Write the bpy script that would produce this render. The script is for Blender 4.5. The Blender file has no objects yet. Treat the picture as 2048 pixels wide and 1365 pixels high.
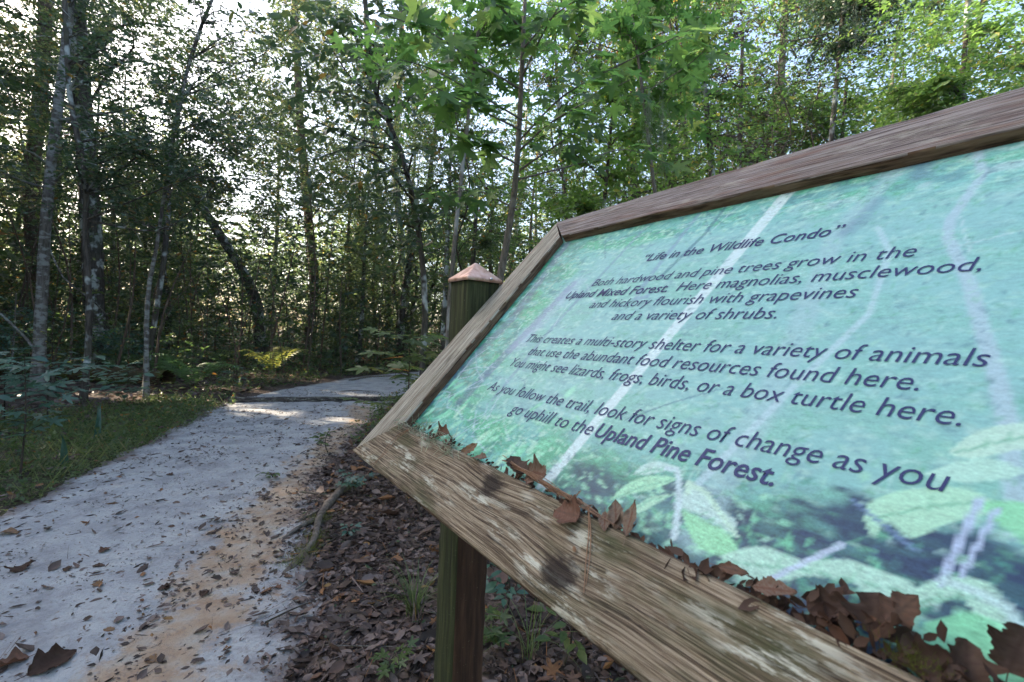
import bpy, math, random
import numpy as np
from mathutils import Matrix

rng = np.random.default_rng(7)
random.seed(7)
SC = bpy.context.scene
COL = SC.collection

# ------------------------------------------------------------------ camera
CAM_H = 1.25
CP = np.array([0.0, 0.0, CAM_H])
F_PX = 870.0
W = np.array([[0.9990, -0.0444, 0.0], [0.0003, 0.0068, 1.0], [0.0444, 0.9990, -0.0068]])
cam_d = bpy.data.cameras.new('camera')
cam = bpy.data.objects.new('camera', cam_d)
COL.objects.link(cam)
rot = Matrix(((W[0, 0], W[0, 1], -W[0, 2]), (W[1, 0], W[1, 1], -W[1, 2]), (W[2, 0], W[2, 1], -W[2, 2])))
cam.matrix_world = Matrix.Translation((0, 0, CAM_H)) @ rot.to_4x4()
cam_d.sensor_width = 36.0
cam_d.lens = 36.0 * F_PX / 2048.0
cam_d.clip_start = 0.02
cam_d.clip_end = 600
cam_d.dof.use_dof = True
cam_d.dof.focus_distance = 1.1
cam_d.dof.aperture_fstop = 9.0
SC.camera = cam

# ------------------------------------------------------------------ light
SUN = np.array([-0.88, 0.27, 0.52]); SUN /= np.linalg.norm(SUN)
elev = math.asin(SUN[2])
world = bpy.data.worlds.new('World'); SC.world = world
world.use_nodes = True
nt = world.node_tree
bg = nt.nodes['Background']
sky = nt.nodes.new('ShaderNodeTexSky')
sky.sky_type = 'NISHITA'
sky.sun_disc = False
sky.sun_elevation = elev
sky.sun_rotation = math.atan2(SUN[0], SUN[1])
sky.air_density = 1.0
sky.dust_density = 4.0
sky.ozone_density = 1.0
nt.links.new(sky.outputs[0], bg.inputs[0])
bg.inputs[1].default_value = 0.15
sd = bpy.data.lights.new('sun', 'SUN')
sd.energy = 5.0; sd.angle = math.radians(0.53); sd.color = (1.0, 0.86, 0.66)
so = bpy.data.objects.new('sun', sd); COL.objects.link(so)
zax = SUN; xax = np.cross([0, 0, 1], zax); xax /= np.linalg.norm(xax); yax = np.cross(zax, xax)
so.matrix_world = Matrix(((xax[0], yax[0], zax[0], -20), (xax[1], yax[1], zax[1], 6), (xax[2], yax[2], zax[2], 30), (0, 0, 0, 1)))
SC.view_settings.view_transform = 'Standard'
SC.view_settings.look = 'None'
SC.view_settings.gamma = 1
SC.view_settings.exposure = 2.25
HAZE = 0.0005
SC.cycles.volume_bounces = 1
SC.cycles.max_bounces = 8
SC.cycles.diffuse_bounces = 4
SC.cycles.transmission_bounces = 4
SC.cycles.use_denoising = True
SC.cycles.denoising_prefilter = 'ACCURATE'
SC.cycles.sample_clamp_indirect = 8

# ------------------------------------------------------------------ measured geometry
def ray(px, py):
    return W @ np.array([(px - 1024.0) / F_PX, -(py - 682.5) / F_PX, 1.0])

def at(px, py, Y):
    r = ray(px, py)
    return CP + r * (Y / r[1])

def ground(px, py, z=0.0):
    r = ray(px, py)
    return CP + r * ((z - CAM_H) / r[2])

# frame of the sign: P0 its upper left corner, SX along the boards, SS up the slope, SN out of the face
P0 = np.array([0.1101, 1.2400, 0.3346]) + CP
SX = np.array([0.59189, -0.80602, 0.0])
SS = np.array([0.54687, 0.40159, 0.73461]); SS /= np.linalg.norm(SS)
SN = np.cross(SX, SS); SN = SN if SN[2] > 0 else -SN
SH = np.array([0.80602, 0.59189, 0.0])
cu, cv, cn = (CP - P0) @ SX, (CP - P0) @ SS, (CP - P0) @ SN

def sg(u, v, n=0.0):
    return P0 + u * SX + v * SS + n * SN

def sguv(px, py, n=0.0):
    r = ray(px, py)
    t = (n - cn) / (r @ SN)
    d = CP + r * t - P0
    return np.array([d @ SX, d @ SS])

PN = -0.02
def on_panel(uv, n=PN):
    uv = np.asarray(uv, float)
    c = np.array([cu, cv])
    return c + (uv - c) * ((cn - n) / cn)

# ------------------------------------------------------------------ helpers
def lin(r, g, b):
    f = lambda c: ((c / 255.0 + 0.055) / 1.055) ** 2.4 if c > 10 else c / 255.0 / 12.92
    return np.array([f(r), f(g), f(b)])

def L4(*c):
    return tuple(lin(*c)) + (1.0,)

def make_mesh(name, V, Fc, mat=None, attrs=None, smooth=False):
    """V (n,3), Fc (m,k) array or list of such arrays"""
    me = bpy.data.meshes.new(name)
    V = np.asarray(V, np.float32)
    if not isinstance(Fc, list):
        Fc = [Fc]
    Fc = [np.asarray(f, np.int32) for f in Fc if len(f)]
    nl = sum(f.size for f in Fc); nf = sum(len(f) for f in Fc)
    me.vertices.add(len(V)); me.vertices.foreach_set('co', V.ravel())
    me.loops.add(nl); me.loops.foreach_set('vertex_index', np.concatenate([f.ravel() for f in Fc]))
    me.polygons.add(nf)
    tot = np.concatenate([np.full(len(f), f.shape[1], np.int32) for f in Fc])
    st = np.concatenate([[0], np.cumsum(tot)[:-1]]).astype(np.int32)
    me.polygons.foreach_set('loop_start', st)
    me.polygons.foreach_set('loop_total', tot)
    if smooth:
        me.polygons.foreach_set('use_smooth', np.ones(nf, bool))
    for k, a in (attrs or {}).items():
        a = np.asarray(a, np.float32)
        if a.ndim == 1:
            at_ = me.attributes.new(k, 'FLOAT', 'POINT'); at_.data.foreach_set('value', a)
        elif a.shape[1] == 3:
            at_ = me.attributes.new(k, 'FLOAT_VECTOR', 'POINT'); at_.data.foreach_set('vector', a.ravel())
    me.update(calc_edges=True)
    me.validate()
    if mat:
        me.materials.append(mat)
    return me

def wloc(o):
    p = np.zeros(3)
    while o is not None:
        p = p + np.array(o.location); o = o.parent
    return p

def obj(name, V, Fc, mat, parent=None, attrs=None, smooth=False, origin=None):
    V = np.asarray(V, float)
    base = wloc(parent) if parent is not None else np.zeros(3)
    org = base if origin is None else np.asarray(origin, float)
    me = make_mesh(name, V - org, Fc, mat, attrs, smooth)
    o = bpy.data.objects.new(name, me)
    COL.objects.link(o)
    o.parent = parent
    o.location = org - base
    return o

def tag(o, label=None, cat=None, group=None, kind=None):
    if label: o['label'] = label
    if cat: o['category'] = cat
    if group: o['group'] = group
    if kind: o['kind'] = kind
    return o

def thing(name, loc, label, cat, group=None):
    o = bpy.data.objects.new(name, None)
    COL.objects.link(o); o.location = tuple(float(c) for c in loc)
    o.empty_display_size = 0.1
    return tag(o, label, cat, group)

def norm(a):
    return a / np.maximum(np.linalg.norm(a, axis=-1, keepdims=True), 1e-9)

def tube(P, R, k=6, seed=0, rough=0.0, cap=True):
    P = np.asarray(P, float); n = len(P)
    R = np.broadcast_to(np.asarray(R, float), (n,))
    T = norm(np.gradient(P, axis=0))
    a = np.array([0.31, 0.95, 0.02]) if abs(T[0][2]) > 0.7 else np.array([0.02, 0.03, 1.0])
    U = norm(np.cross(T, a)); Vv = np.cross(T, U)
    th = np.arange(k) * 2 * np.pi / k
    rr = np.random.default_rng(seed)
    rad = R[:, None] * (1 + rough * rr.standard_normal((n, k)))
    V = P[:, None] + rad[..., None] * (np.cos(th)[None, :, None] * U[:, None] + np.sin(th)[None, :, None] * Vv[:, None])
    V = V.reshape(-1, 3)
    i = np.arange(n - 1)[:, None] * k; j = np.arange(k)[None]
    j2 = (j + 1) % k
    Q = np.stack([i + j, i + j2, i + k + j2, i + k + j], -1).reshape(-1, 4)
    return V, Q

def smooth_path(pts, n):
    pts = np.asarray(pts, float)
    if len(pts) == 2:
        t = np.linspace(0, 1, n)[:, None]
        return pts[0] * (1 - t) + pts[1] * t
    d = np.concatenate([[0], np.cumsum(np.linalg.norm(np.diff(pts, axis=0), axis=1))])
    x = np.linspace(0, d[-1], n)
    m = np.gradient(pts, d, axis=0)
    out = np.zeros((n, pts.shape[1]))
    for q, xx in enumerate(x):
        i = min(np.searchsorted(d, xx, side='right') - 1, len(pts) - 2)
        h = d[i + 1] - d[i]; t = (xx - d[i]) / h
        out[q] = (2*t**3-3*t**2+1)*pts[i] + (t**3-2*t**2+t)*h*m[i] + (-2*t**3+3*t**2)*pts[i+1] + (t**3-t**2)*h*m[i+1]
    return out

class Acc:
    """collects tubes and the like into one mesh"""
    def __init__(self): self.V = []; self.Q = []; self.n = 0
    def add(self, V, Q):
        self.V.append(V); self.Q.append(np.asarray(Q) + self.n); self.n += len(V)
    def tube(self, P, R, k=5, **kw): self.add(*tube(P, R, k, **kw))
    def build(self, name, mat, parent=None, **kw):
        V = np.concatenate(self.V)
        by = {}
        for q in self.Q: by.setdefault(q.shape[1], []).append(q)
        return obj(name, V, [np.concatenate(v) for v in by.values()], mat, parent, **kw)

# leaf templates: y along the leaf from the stalk, z out of its face
def T_(v, f): return np.array(v, float), np.array(f, int)
LEAF2 = T_([(0, 0, 0), (-.24, .48, .05), (0, 1, 0), (.24, .48, .05)], [(0, 2, 1), (0, 3, 2)])
LEAF4 = T_([(0, 0, 0), (-.2, .3, .05), (-.19, .65, .04), (0, 1, -.10), (.19, .65, .04), (.2, .3, .05), (0, .5, -.01)],
           [(0, 6, 1), (1, 6, 2), (2, 6, 3), (3, 6, 4), (4, 6, 5), (5, 6, 0)])
NEEDLE = T_([(-.03, 0, 0), (.03, 0, 0), (.012, 1, -.05), (-.012, 1, -.05)], [(0, 1, 2), (0, 2, 3)])
CURL = T_([(0, 0, 0), (-.22, .25, .12), (-.24, .6, .16), (0, 1, .18), (.24, .6, .10), (.22, .25, .14), (0, .3, 0), (0, .68, .02)],
          [(0, 6, 1), (1, 6, 7), (1, 7, 2), (2, 7, 3), (3, 7, 4), (4, 7, 6), (4, 6, 5), (5, 6, 0)])
def star(seed, lobes=5, cup=.10):
    r = np.random.default_rng(seed)
    V = [(0, 0, 0)]
    angs = [-118, -58, 0, 58, 118] if lobes == 5 else [-60, 0, 60]
    lens = [.62, .88, 1.0, .88, .62] if lobes == 5 else [.8, 1., .8]
    cy = .28
    V[0] = (0, cy, -.02)
    out = []
    for i, (a, l) in enumerate(zip(angs, lens)):
        l *= .72 * (1 + .06 * r.standard_normal())
        for da, fr in ((-26, .40), (-15, .62), (-9, .80), (0, 1.0), (9, .80), (15, .62), (26, .40)):
            A = math.radians(a + da); q = l * fr
            out.append((math.sin(A) * q, cy + math.cos(A) * q, cup * (.3 - q) + .03 * r.standard_normal() * fr))
    out = out + [(0.02, 0.0, 0), (-0.02, 0.0, 0)]
    V += out
    n = len(out)
    Fc = [(0, 1 + (i + 1) % n, 1 + i) for i in range(n)]
    return T_(V, Fc)
STARS = [star(s) for s in range(3)]

def rot_from(d, nrm):
    d = norm(d); s = norm(np.cross(d, nrm)); z = np.cross(s, d)
    return np.stack([s, d, z], -1)      # columns

def leaves(tmpl, P, D, N, S, tint):
    TV, TF = tmpl
    R = rot_from(D, N)
    S = np.broadcast_to(S, (len(P),))
    V = P[:, None] + np.einsum('nij,kj->nki', R, TV) * S[:, None, None]
    k = len(TV)
    Fc = (np.arange(len(P)) * k)[:, None, None] + TF[None]
    return V.reshape(-1, 3), Fc.reshape(-1, 3), np.repeat(tint, k)

def lattice(seed):
    r = np.random.default_rng(seed)
    return r.random((256, 256))
_LAT = [lattice(s) for s in range(6)]
def vnoise(x, y, s=0):
    A = _LAT[s % 6]
    xi = np.floor(x).astype(int); yi = np.floor(y).astype(int)
    fx = x - xi; fy = y - yi
    fx = fx*fx*(3-2*fx); fy = fy*fy*(3-2*fy)
    g = lambda i, j: A[i % 256, j % 256]
    return (g(xi, yi)*(1-fx)*(1-fy) + g(xi+1, yi)*fx*(1-fy) + g(xi, yi+1)*(1-fx)*fy + g(xi+1, yi+1)*fx*fy)
def fbm(x, y, o=4, s=0):
    t = 0; a = .5; q = 0
    for i in range(o):
        t = t + a * vnoise(x * 2**i + 17*i, y * 2**i + 31*i, s + i); q += a; a *= .5
    return t / q

def segdist(P, poly):
    """distance of points (n,2) to a polyline (m,2)"""
    poly = np.asarray(poly, float); best = np.full(len(P), 1e9)
    for a, b in zip(poly[:-1], poly[1:]):
        ab = b - a; t = np.clip(((P - a) @ ab) / (ab @ ab), 0, 1)
        best = np.minimum(best, np.linalg.norm(P - (a + t[:, None] * ab), axis=1))
    return best

def inpoly(P, poly):
    poly = np.asarray(poly, float); c = np.zeros(len(P), bool); j = len(poly) - 1
    for i in range(len(poly)):
        a, b = poly[i], poly[j]
        m = ((a[1] > P[:, 1]) != (b[1] > P[:, 1]))
        xx = (b[0]-a[0])*(P[:, 1]-a[1])/((b[1]-a[1]) if b[1] != a[1] else 1e-9) + a[0]
        c ^= m & (P[:, 0] < xx); j = i
    return c

# gaps in the canopy through which the low sun comes: spots on the ground or at a height, (x, y, z, half length along x, half width)
SPOTS = []
for (px, py) in ((470, 815), (520, 822), (580, 828), (640, 834), (700, 842), (745, 846)):
    g = ground(px, py); SPOTS.append((g[0], g[1], 0.0, .30, .20))
for (px, py) in ((640, 783), (690, 789), (740, 795)):
    g = ground(px, py); SPOTS.append((g[0], g[1], 0.0, .30, .16))
for (px, py, Y, r) in ((545, 715, 10.9, .5), (490, 725, 10.9, .4), (60, 630, 7.6, .35), (105, 665, 7.4, .35), (330, 640, 9, .3), (235, 610, 9, .2),
                       (1440, 60, 2.5, .14), (1445, 70, 2.5, .14), (340, 800, 7.0, .25), (400, 806, 6.8, .2), (375, 735, 8.2, .18)):
    g = at(px, py, Y); SPOTS.append((g[0], g[1], g[2], r, r))
SU = norm(np.cross([0, 0, 1.0], SUN)); SV = np.cross(SUN, SU)
def carve(P):
    """mask of leaves that stay"""
    keep = np.ones(len(P), bool)
    for x, y, z, rl, rw in SPOTS:
        c = np.array([x, y, z]); d = P - c
        t = d @ SUN
        u = d @ SU; v = d @ SV
        keep &= ~((t > .5) & ((u / (rw + .07)) ** 2 + (v / (rw + .07)) ** 2 < 1))
    return keep

# ------------------------------------------------------------------ materials
def new_mat(name):
    m = bpy.data.materials.new(name); m.use_nodes = True
    t = m.node_tree; p = t.nodes['Principled BSDF']
    return m, t, p
def node(t, typ, **kw):
    n = t.nodes.new(typ)
    for k, v in kw.items():
        if k.startswith('i_'):
            key = k[2:]; key = int(key) if key.isdigit() else key.replace('_', ' ')
            n.inputs[key].default_value = v
        else: setattr(n, k, v)
    return n
def ramp(t, stops, fac=None, interp='LINEAR'):
    n = t.nodes.new('ShaderNodeValToRGB'); cr = n.color_ramp; cr.interpolation = interp
    while len(cr.elements) < len(stops): cr.elements.new(0.5)
    for e, (p, c) in zip(cr.elements, stops):
        e.position = p; e.color = tuple(c) if len(c) == 4 else tuple(c) + (1,)
    if fac is not None: t.links.new(fac, n.inputs[0])
    return n
def mixc(t, fac, a, b, mode='MIX'):
    n = t.nodes.new('ShaderNodeMix'); n.data_type = 'RGBA'; n.blend_type = mode
    for s, v in ((n.inputs['Factor'], fac), (n.inputs[6], a), (n.inputs[7], b)):
        if hasattr(v, 'is_linked') or hasattr(v, 'links'): t.links.new(v, s)
        elif isinstance(v, (int, float)): s.default_value = v
        else: s.default_value = tuple(v) if len(v) == 4 else tuple(v) + (1,)
    return n.outputs[2]
def math_(t, op, a, b=0.5):
    n = t.nodes.new('ShaderNodeMath'); n.operation = op
    for s, v in ((n.inputs[0], a), (n.inputs[1], b)):
        if hasattr(v, 'links'): t.links.new(v, s)
        else: s.default_value = v
    return n.outputs[0]
def attr(t, name, out='Fac'):
    n = t.nodes.new('ShaderNodeAttribute'); n.attribute_name = name
    return n.outputs[out]
def noise(t, vec, scale, detail=4, rough=.55, out='Fac'):
    n = node(t, 'ShaderNodeTexNoise'); n.inputs['Scale'].default_value = scale
    n.inputs['Detail'].default_value = detail; n.inputs['Roughness'].default_value = rough
    if vec is not None: t.links.new(vec, n.inputs['Vector'])
    return n.outputs[out]
def mapping(t, vec, scale=(1, 1, 1), loc=(0, 0, 0)):
    n = t.nodes.new('ShaderNodeMapping'); n.inputs['Scale'].default_value = scale; n.inputs['Location'].default_value = loc
    t.links.new(vec, n.inputs['Vector']); return n.outputs[0]
def geo(t): return t.nodes.new('ShaderNodeNewGeometry').outputs['Position']
def bump(t, h, p, strength=.5, dist=.01):
    b = t.nodes.new('ShaderNodeBump'); b.inputs['Strength'].default_value = strength; b.inputs['Distance'].default_value = dist
    t.links.new(h, b.inputs['Height']); t.links.new(b.outputs[0], p.inputs['Normal']); return b

def leaf_mat(name, stops, trans=.4, rough=.45, spec=.5, spots=True):
    m, t, p = new_mat(name)
    c = ramp(t, stops, attr(t, 'tint')).outputs[0]
    if spots:
        nz = noise(t, geo(t), 35, 3)
        c = mixc(t, math_(t, 'MULTIPLY', nz, .55), c, tuple(np.array(stops[0][1][:3]) * .6), 'MIX')
    t.links.new(c, p.inputs['Base Color'])
    p.inputs['Roughness'].default_value = rough
    p.inputs['Specular IOR Level'].default_value = spec
    tr = t.nodes.new('ShaderNodeBsdfTranslucent')
    hs = t.nodes.new('ShaderNodeHueSaturation'); hs.inputs['Saturation'].default_value = 1.0; hs.inputs['Value'].default_value = 1.9
    t.links.new(c, hs.inputs['Color']); t.links.new(hs.outputs[0], tr.inputs[0])
    mx = t.nodes.new('ShaderNodeMixShader'); mx.inputs[0].default_value = trans
    t.links.new(p.outputs[0], mx.inputs[1]); t.links.new(tr.outputs[0], mx.inputs[2])
    t.links.new(mx.outputs[0], t.nodes['Material Output'].inputs[0])
    return m

G = lambda *c: tuple(c)
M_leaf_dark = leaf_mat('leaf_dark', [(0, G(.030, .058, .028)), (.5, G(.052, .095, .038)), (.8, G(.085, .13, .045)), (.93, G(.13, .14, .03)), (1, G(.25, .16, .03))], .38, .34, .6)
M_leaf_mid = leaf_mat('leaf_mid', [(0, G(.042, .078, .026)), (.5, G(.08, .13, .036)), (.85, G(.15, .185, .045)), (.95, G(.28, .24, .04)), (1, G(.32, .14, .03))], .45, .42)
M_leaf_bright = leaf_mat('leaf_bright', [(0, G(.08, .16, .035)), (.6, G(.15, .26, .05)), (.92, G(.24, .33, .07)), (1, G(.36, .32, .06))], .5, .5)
M_leaf_far = leaf_mat('leaf_far', [(0, G(.055, .09, .04)), (.6, G(.105, .15, .055)), (.9, G(.19, .20, .06)), (1, G(.30, .24, .08))], .5, .5, spots=False)
M_leaf_teal = leaf_mat('leaf_teal', [(0, G(.045, .11, .08)), (.6, G(.07, .16, .115)), (1, G(.13, .22, .11))], .35, .36, .6)
M_star = leaf_mat('leaf_star', [(0, G(.07, .15, .035)), (.4, G(.12, .24, .05)), (.8, G(.19, .32, .075)), (1, G(.3, .35, .08))], .58, .5)
M_fern = leaf_mat('fern', [(0, G(.07, .14, .045)), (.6, G(.11, .20, .06)), (1, G(.32, .30, .06))], .45, .5)
M_litter = leaf_mat('litter', [(0, G(.022, .016, .014)), (.25, G(.065, .044, .036)), (.5, G(.13, .088, .072)), (.7, G(.25, .19, .17)), (.82, G(.14, .075, .05)), (.92, G(.32, .15, .06)), (.97, G(.34, .20, .07)), (1, G(.06, .09, .04))], .12, .6, .3)
M_grass = leaf_mat('grass', [(0, G(.07, .10, .035)), (.6, G(.14, .19, .065)), (.9, G(.22, .23, .08)), (1, G(.25, .2, .1))], .35, .5)
M_needle = leaf_mat('dry_needle', [(0, G(.12, .06, .035)), (1, G(.28, .15, .08))], .1, .5, spots=False)
M_brownleaf = leaf_mat('brown_leaf', [(0, G(.045, .022, .014)), (.4, G(.088, .054, .038)), (.7, G(.165, .078, .048)), (.85, G(.20, .15, .11)), (1, G(.27, .13, .05))], .15, .72, .25)
M_moss_hang = leaf_mat('hanging_moss', [(0, G(.16, .20, .13)), (1, G(.30, .34, .24))], .3, .8, .2, spots=False)
M_moss = leaf_mat('moss', [(0, G(.06, .08, .015)), (1, G(.18, .19, .03))], .2, .9, .1, spots=False)

def bark(name, dark, light, lichen=0.0, lcol=(.42, .44, .42), vs=(9, 9, 1.6), band=False):
    m, t, p = new_mat(name)
    g = geo(t)
    n1 = noise(t, mapping(t, g, vs), 3.0, 5, .65)
    c = mixc(t, ramp(t, [(.35, (0, 0, 0)), (.68, (1, 1, 1))], n1).outputs[0], dark, light)
    if lichen:
        n2 = noise(t, mapping(t, g, (1, 1, 2.2) if band else (1, 1, .8)), 7 if band else 3.5, 3, .6)
        f = ramp(t, [(1 - lichen - .05, (0, 0, 0)), (1 - lichen + .04, (1, 1, 1))], n2).outputs[0]
        c = mixc(t, f, c, lcol)
    n3 = noise(t, g, 1.7, 3)
    c = mixc(t, math_(t, 'MULTIPLY', ramp(t, [(.5, (0, 0, 0)), (.8, (1, 1, 1))], n3).outputs[0], .5), c, (.05, .075, .03))
    t.links.new(c, p.inputs['Base Color'])
    p.inputs['Roughness'].default_value = .9; p.inputs['Specular IOR Level'].default_value = .2
    bump(t, n1, p, .8, .02)
    return m
M_bark_dark = bark('bark_dark', (.035, .028, .022), (.12, .10, .085), .42)
M_bark_pale = bark('bark_pale', (.07, .058, .05), (.19, .17, .155), .47, (.25, .25, .24), band=True)
M_bark_brown = bark('bark_brown', (.06, .04, .03), (.17, .12, .09), .2, (.3, .28, .24))
M_bark_grey = bark('bark_grey', (.10, .085, .07), (.24, .21, .18), .38, (.33, .33, .31), vs=(30, 30, 5))
M_twig = bark('twig_bark', (.03, .022, .018), (.09, .07, .055), 0)
M_root = bark('root_bark', (.07, .055, .045), (.2, .165, .14), .35, (.12, .13, .04))

def wood(name, c_dark, c_mid, c_light, green=0.0, knots=(), freq=150, stain=.5, lichen=.25, red=0.0, bstr=1.0):
    m, t, p = new_mat(name)
    bc = attr(t, 'bc', 'Vector')
    warp = node(t, 'ShaderNodeTexNoise'); warp.inputs['Scale'].default_value = 4; warp.inputs['Detail'].default_value = 2
    t.links.new(mapping(t, bc, (1, 3, 3)), warp.inputs['Vector'])
    wv = t.nodes.new('ShaderNodeVectorMath'); wv.operation = 'MULTIPLY_ADD'
    t.links.new(warp.outputs['Color'], wv.inputs[0]); wv.inputs[1].default_value = (0, .005, .005); t.links.new(bc, wv.inputs[2])
    vec = wv.outputs[0]
    kmask = None
    for (ku, kv, ka, kb) in knots:           # the grain swings round each knot
        sep = mapping(t, bc, (1 / ka, 1 / kb, 0), (-ku / ka, -kv / kb, 0))
        ln = t.nodes.new('ShaderNodeVectorMath'); ln.operation = 'LENGTH'; t.links.new(sep, ln.inputs[0])
        k_ = ramp(t, [(0, (1, 1, 1)), (.50, (.92,)*3), (.68, (0, 0, 0))], math_(t, 'MULTIPLY', math_(t, 'ADD', ln.outputs['Value'], math_(t, 'MULTIPLY', noise(t, mapping(t, bc, (38, 95, 1)), 1.0, 5, .75), 1.5)), .4)).outputs[0]
        kmask = k_ if kmask is None else mixc(t, 1.0, kmask, k_, 'LIGHTEN')
        sw = ramp(t, [(0, (1, 1, 1)), (1, (0, 0, 0))], math_(t, 'MULTIPLY', ln.outputs['Value'], .36)).outputs[0]
        add = t.nodes.new('ShaderNodeVectorMath'); add.operation = 'MULTIPLY_ADD'
        t.links.new(sw, add.inputs[0]); add.inputs[1].default_value = (0, .007, 0); t.links.new(vec, add.inputs[2]); vec = add.outputs[0]
    g1 = noise(t, mapping(t, vec, (7.0, freq, freq * .6)), 1.0, 4, .65)
    g2 = noise(t, mapping(t, vec, (26.0, freq * 2.2, freq)), 1.0, 2, .6)
    gg = mixc(t, .35, g1, g2)
    c = ramp(t, [(.40, c_dark), (.485, c_mid), (.58, c_light)], gg).outputs[0]
    br = noise(t, mapping(t, bc, (5, 14, 14)), 1.0, 4, .6)
    c = mixc(t, math_(t, 'MULTIPLY', ramp(t, [(.42, (0, 0, 0)), (.7, (1, 1, 1))], br).outputs[0], stain), c, tuple(np.array(c_dark) * .9))
    if red:
        rn = noise(t, mapping(t, bc, (6, 60, 60), (3, 1, 0)), 1.0, 3)
        c = mixc(t, math_(t, 'MULTIPLY', ramp(t, [(.52, (0, 0, 0)), (.66, (1, 1, 1))], rn).outputs[0], red), c, (.16, .065, .035))
    if green:
        gn = noise(t, mapping(t, bc, (7, 22, 22), (9, 2, 1)), 1.0, 5, .65)
        c = mixc(t, math_(t, 'MULTIPLY', ramp(t, [(.50, (0, 0, 0)), (.68, (1, 1, 1))], gn).outputs[0], green), c, (.05, .055, .022))
    if lichen:
        lb = noise(t, mapping(t, bc, (7, 24, 24), (5, 7, 0)), 1.0, 2, .5)
        ln_ = noise(t, mapping(t, bc, (26, 130, 130), (1, 3, 0)), 1.0, 4, .7)
        lf = math_(t, 'MULTIPLY', ramp(t, [(.50, (0, 0, 0)), (.62, (1, 1, 1))], lb).outputs[0], ramp(t, [(.48, (0, 0, 0)), (.58, (1, 1, 1))], ln_).outputs[0])
        c = mixc(t, math_(t, 'MULTIPLY', lf, min(1, lichen * 2.2)), c, (.50, .49, .40))
    ck = noise(t, mapping(t, vec, (2.2, freq * .30, freq * .3), (4, 4, 4)), 1.0, 2, .5)
    c = mixc(t, ramp(t, [(.468, (0, 0, 0)), (.482, (.85, .85, .85)), (.496, (0, 0, 0))], ck).outputs[0], c, (.018, .013, .010))
    if kmask is not None:
        c = mixc(t, math_(t, 'MULTIPLY', kmask, .96), c, (.014, .009, .008))
        halo = noise(t, mapping(t, bc, (30, 60, 60), (2, 2, 2)), 1.0, 3)
    t.links.new(c, p.inputs['Base Color'])
    p.inputs['Roughness'].default_value = .85; p.inputs['Specular IOR Level'].default_value = .25
    bump(t, gg, p, bstr, .003)
    return m
M_board_low = wood('board_weathered_brown', (.040, .027, .018), (.150, .108, .070), (.33, .27, .19), .85,
                   [(.4554, -.7262 + .80, .030, .021), (.6223, -.7711 + .80, .030, .024)], 480, .45, .40)
M_board_top = wood('board_weathered_grey', (.070, .050, .043), (.175, .137, .125), (.30, .27, .255), .12, [(.62, .055, .035, .010)], 420, .45, .12, .45)
M_board_side = wood('board_silver', (.12, .10, .07), (.25, .22, .17), (.37, .35, .29), .15, [], 380, .15, .10, .3, .8)
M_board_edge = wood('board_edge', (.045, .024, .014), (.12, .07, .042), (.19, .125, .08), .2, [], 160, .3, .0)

def post_mat():
    m, t, p = new_mat('post_wood')
    bc = attr(t, 'bc', 'Vector')
    g1 = noise(t, mapping(t, bc, (90, 90, 4)), 1.0, 4, .6)
    green = ramp(t, [(.3, (.010, .013, .006)), (.5, (.030, .036, .013)), (.72, (.075, .080, .034))], g1).outputs[0]
    brown = ramp(t, [(.3, (.022, .011, .007)), (.55, (.060, .030, .018)), (.75, (.11, .058, .034))], noise(t, mapping(t, bc, (60, 60, 5), (1, 4, 2)), 1.0, 4, .6)).outputs[0]
    f = attr(t, 'shelter')
    nz = noise(t, mapping(t, bc, (50, 50, 3)), 1.0, 3)
    f2 = ramp(t, [(.40, (0, 0, 0)), (.52, (1, 1, 1))], math_(t, 'ADD', f, math_(t, 'MULTIPLY', math_(t, 'SUBTRACT', nz, .5), .7))).outputs[0]
    c = mixc(t, f2, green, brown)
    sp = noise(t, bc, 260, 2)
    c = mixc(t, ramp(t, [(.70, (0, 0, 0)), (.76, (.6, .6, .6))], sp).outputs[0], c, (.2, .2, .12))
    t.links.new(c, p.inputs['Base Color']); p.inputs['Roughness'].default_value = .8; p.inputs['Specular IOR Level'].default_value = .3
    bump(t, g1, p, .7, .004)
    return m
M_post = post_mat()

def copper():
    m, t, p = new_mat('copper_cap')
    g = geo(t)
    n1 = noise(t, g, 45, 4); n2 = noise(t, g, 220, 3)
    c = ramp(t, [(.3, (.36, .20, .14)), (.5, (.55, .34, .26)), (.75, (.66, .49, .41))], n1).outputs[0]
    c = mixc(t, ramp(t, [(.66, (0, 0, 0)), (.74, (.7, .7, .7))], n2).outputs[0], c, (.16, .08, .06))
    t.links.new(c, p.inputs['Base Color'])
    p.inputs['Metallic'].default_value = .45; p.inputs['Roughness'].default_value = .48
    bump(t, n1, p, .15, .002)
    return m
M_copper = copper()
M_steel, _t, _p = new_mat('screw_steel'); _p.inputs['Base Color'].default_value = (.5, .5, .52, 1); _p.inputs['Metallic'].default_value = 1; _p.inputs['Roughness'].default_value = .35

def ink():
    m, t, p = new_mat('lettering_ink'); p.inputs['Base Color'].default_value = (.026, .034, .11, 1)
    p.inputs['Roughness'].default_value = .5; p.inputs['Specular IOR Level'].default_value = .2; return m
M_ink = ink()

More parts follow.
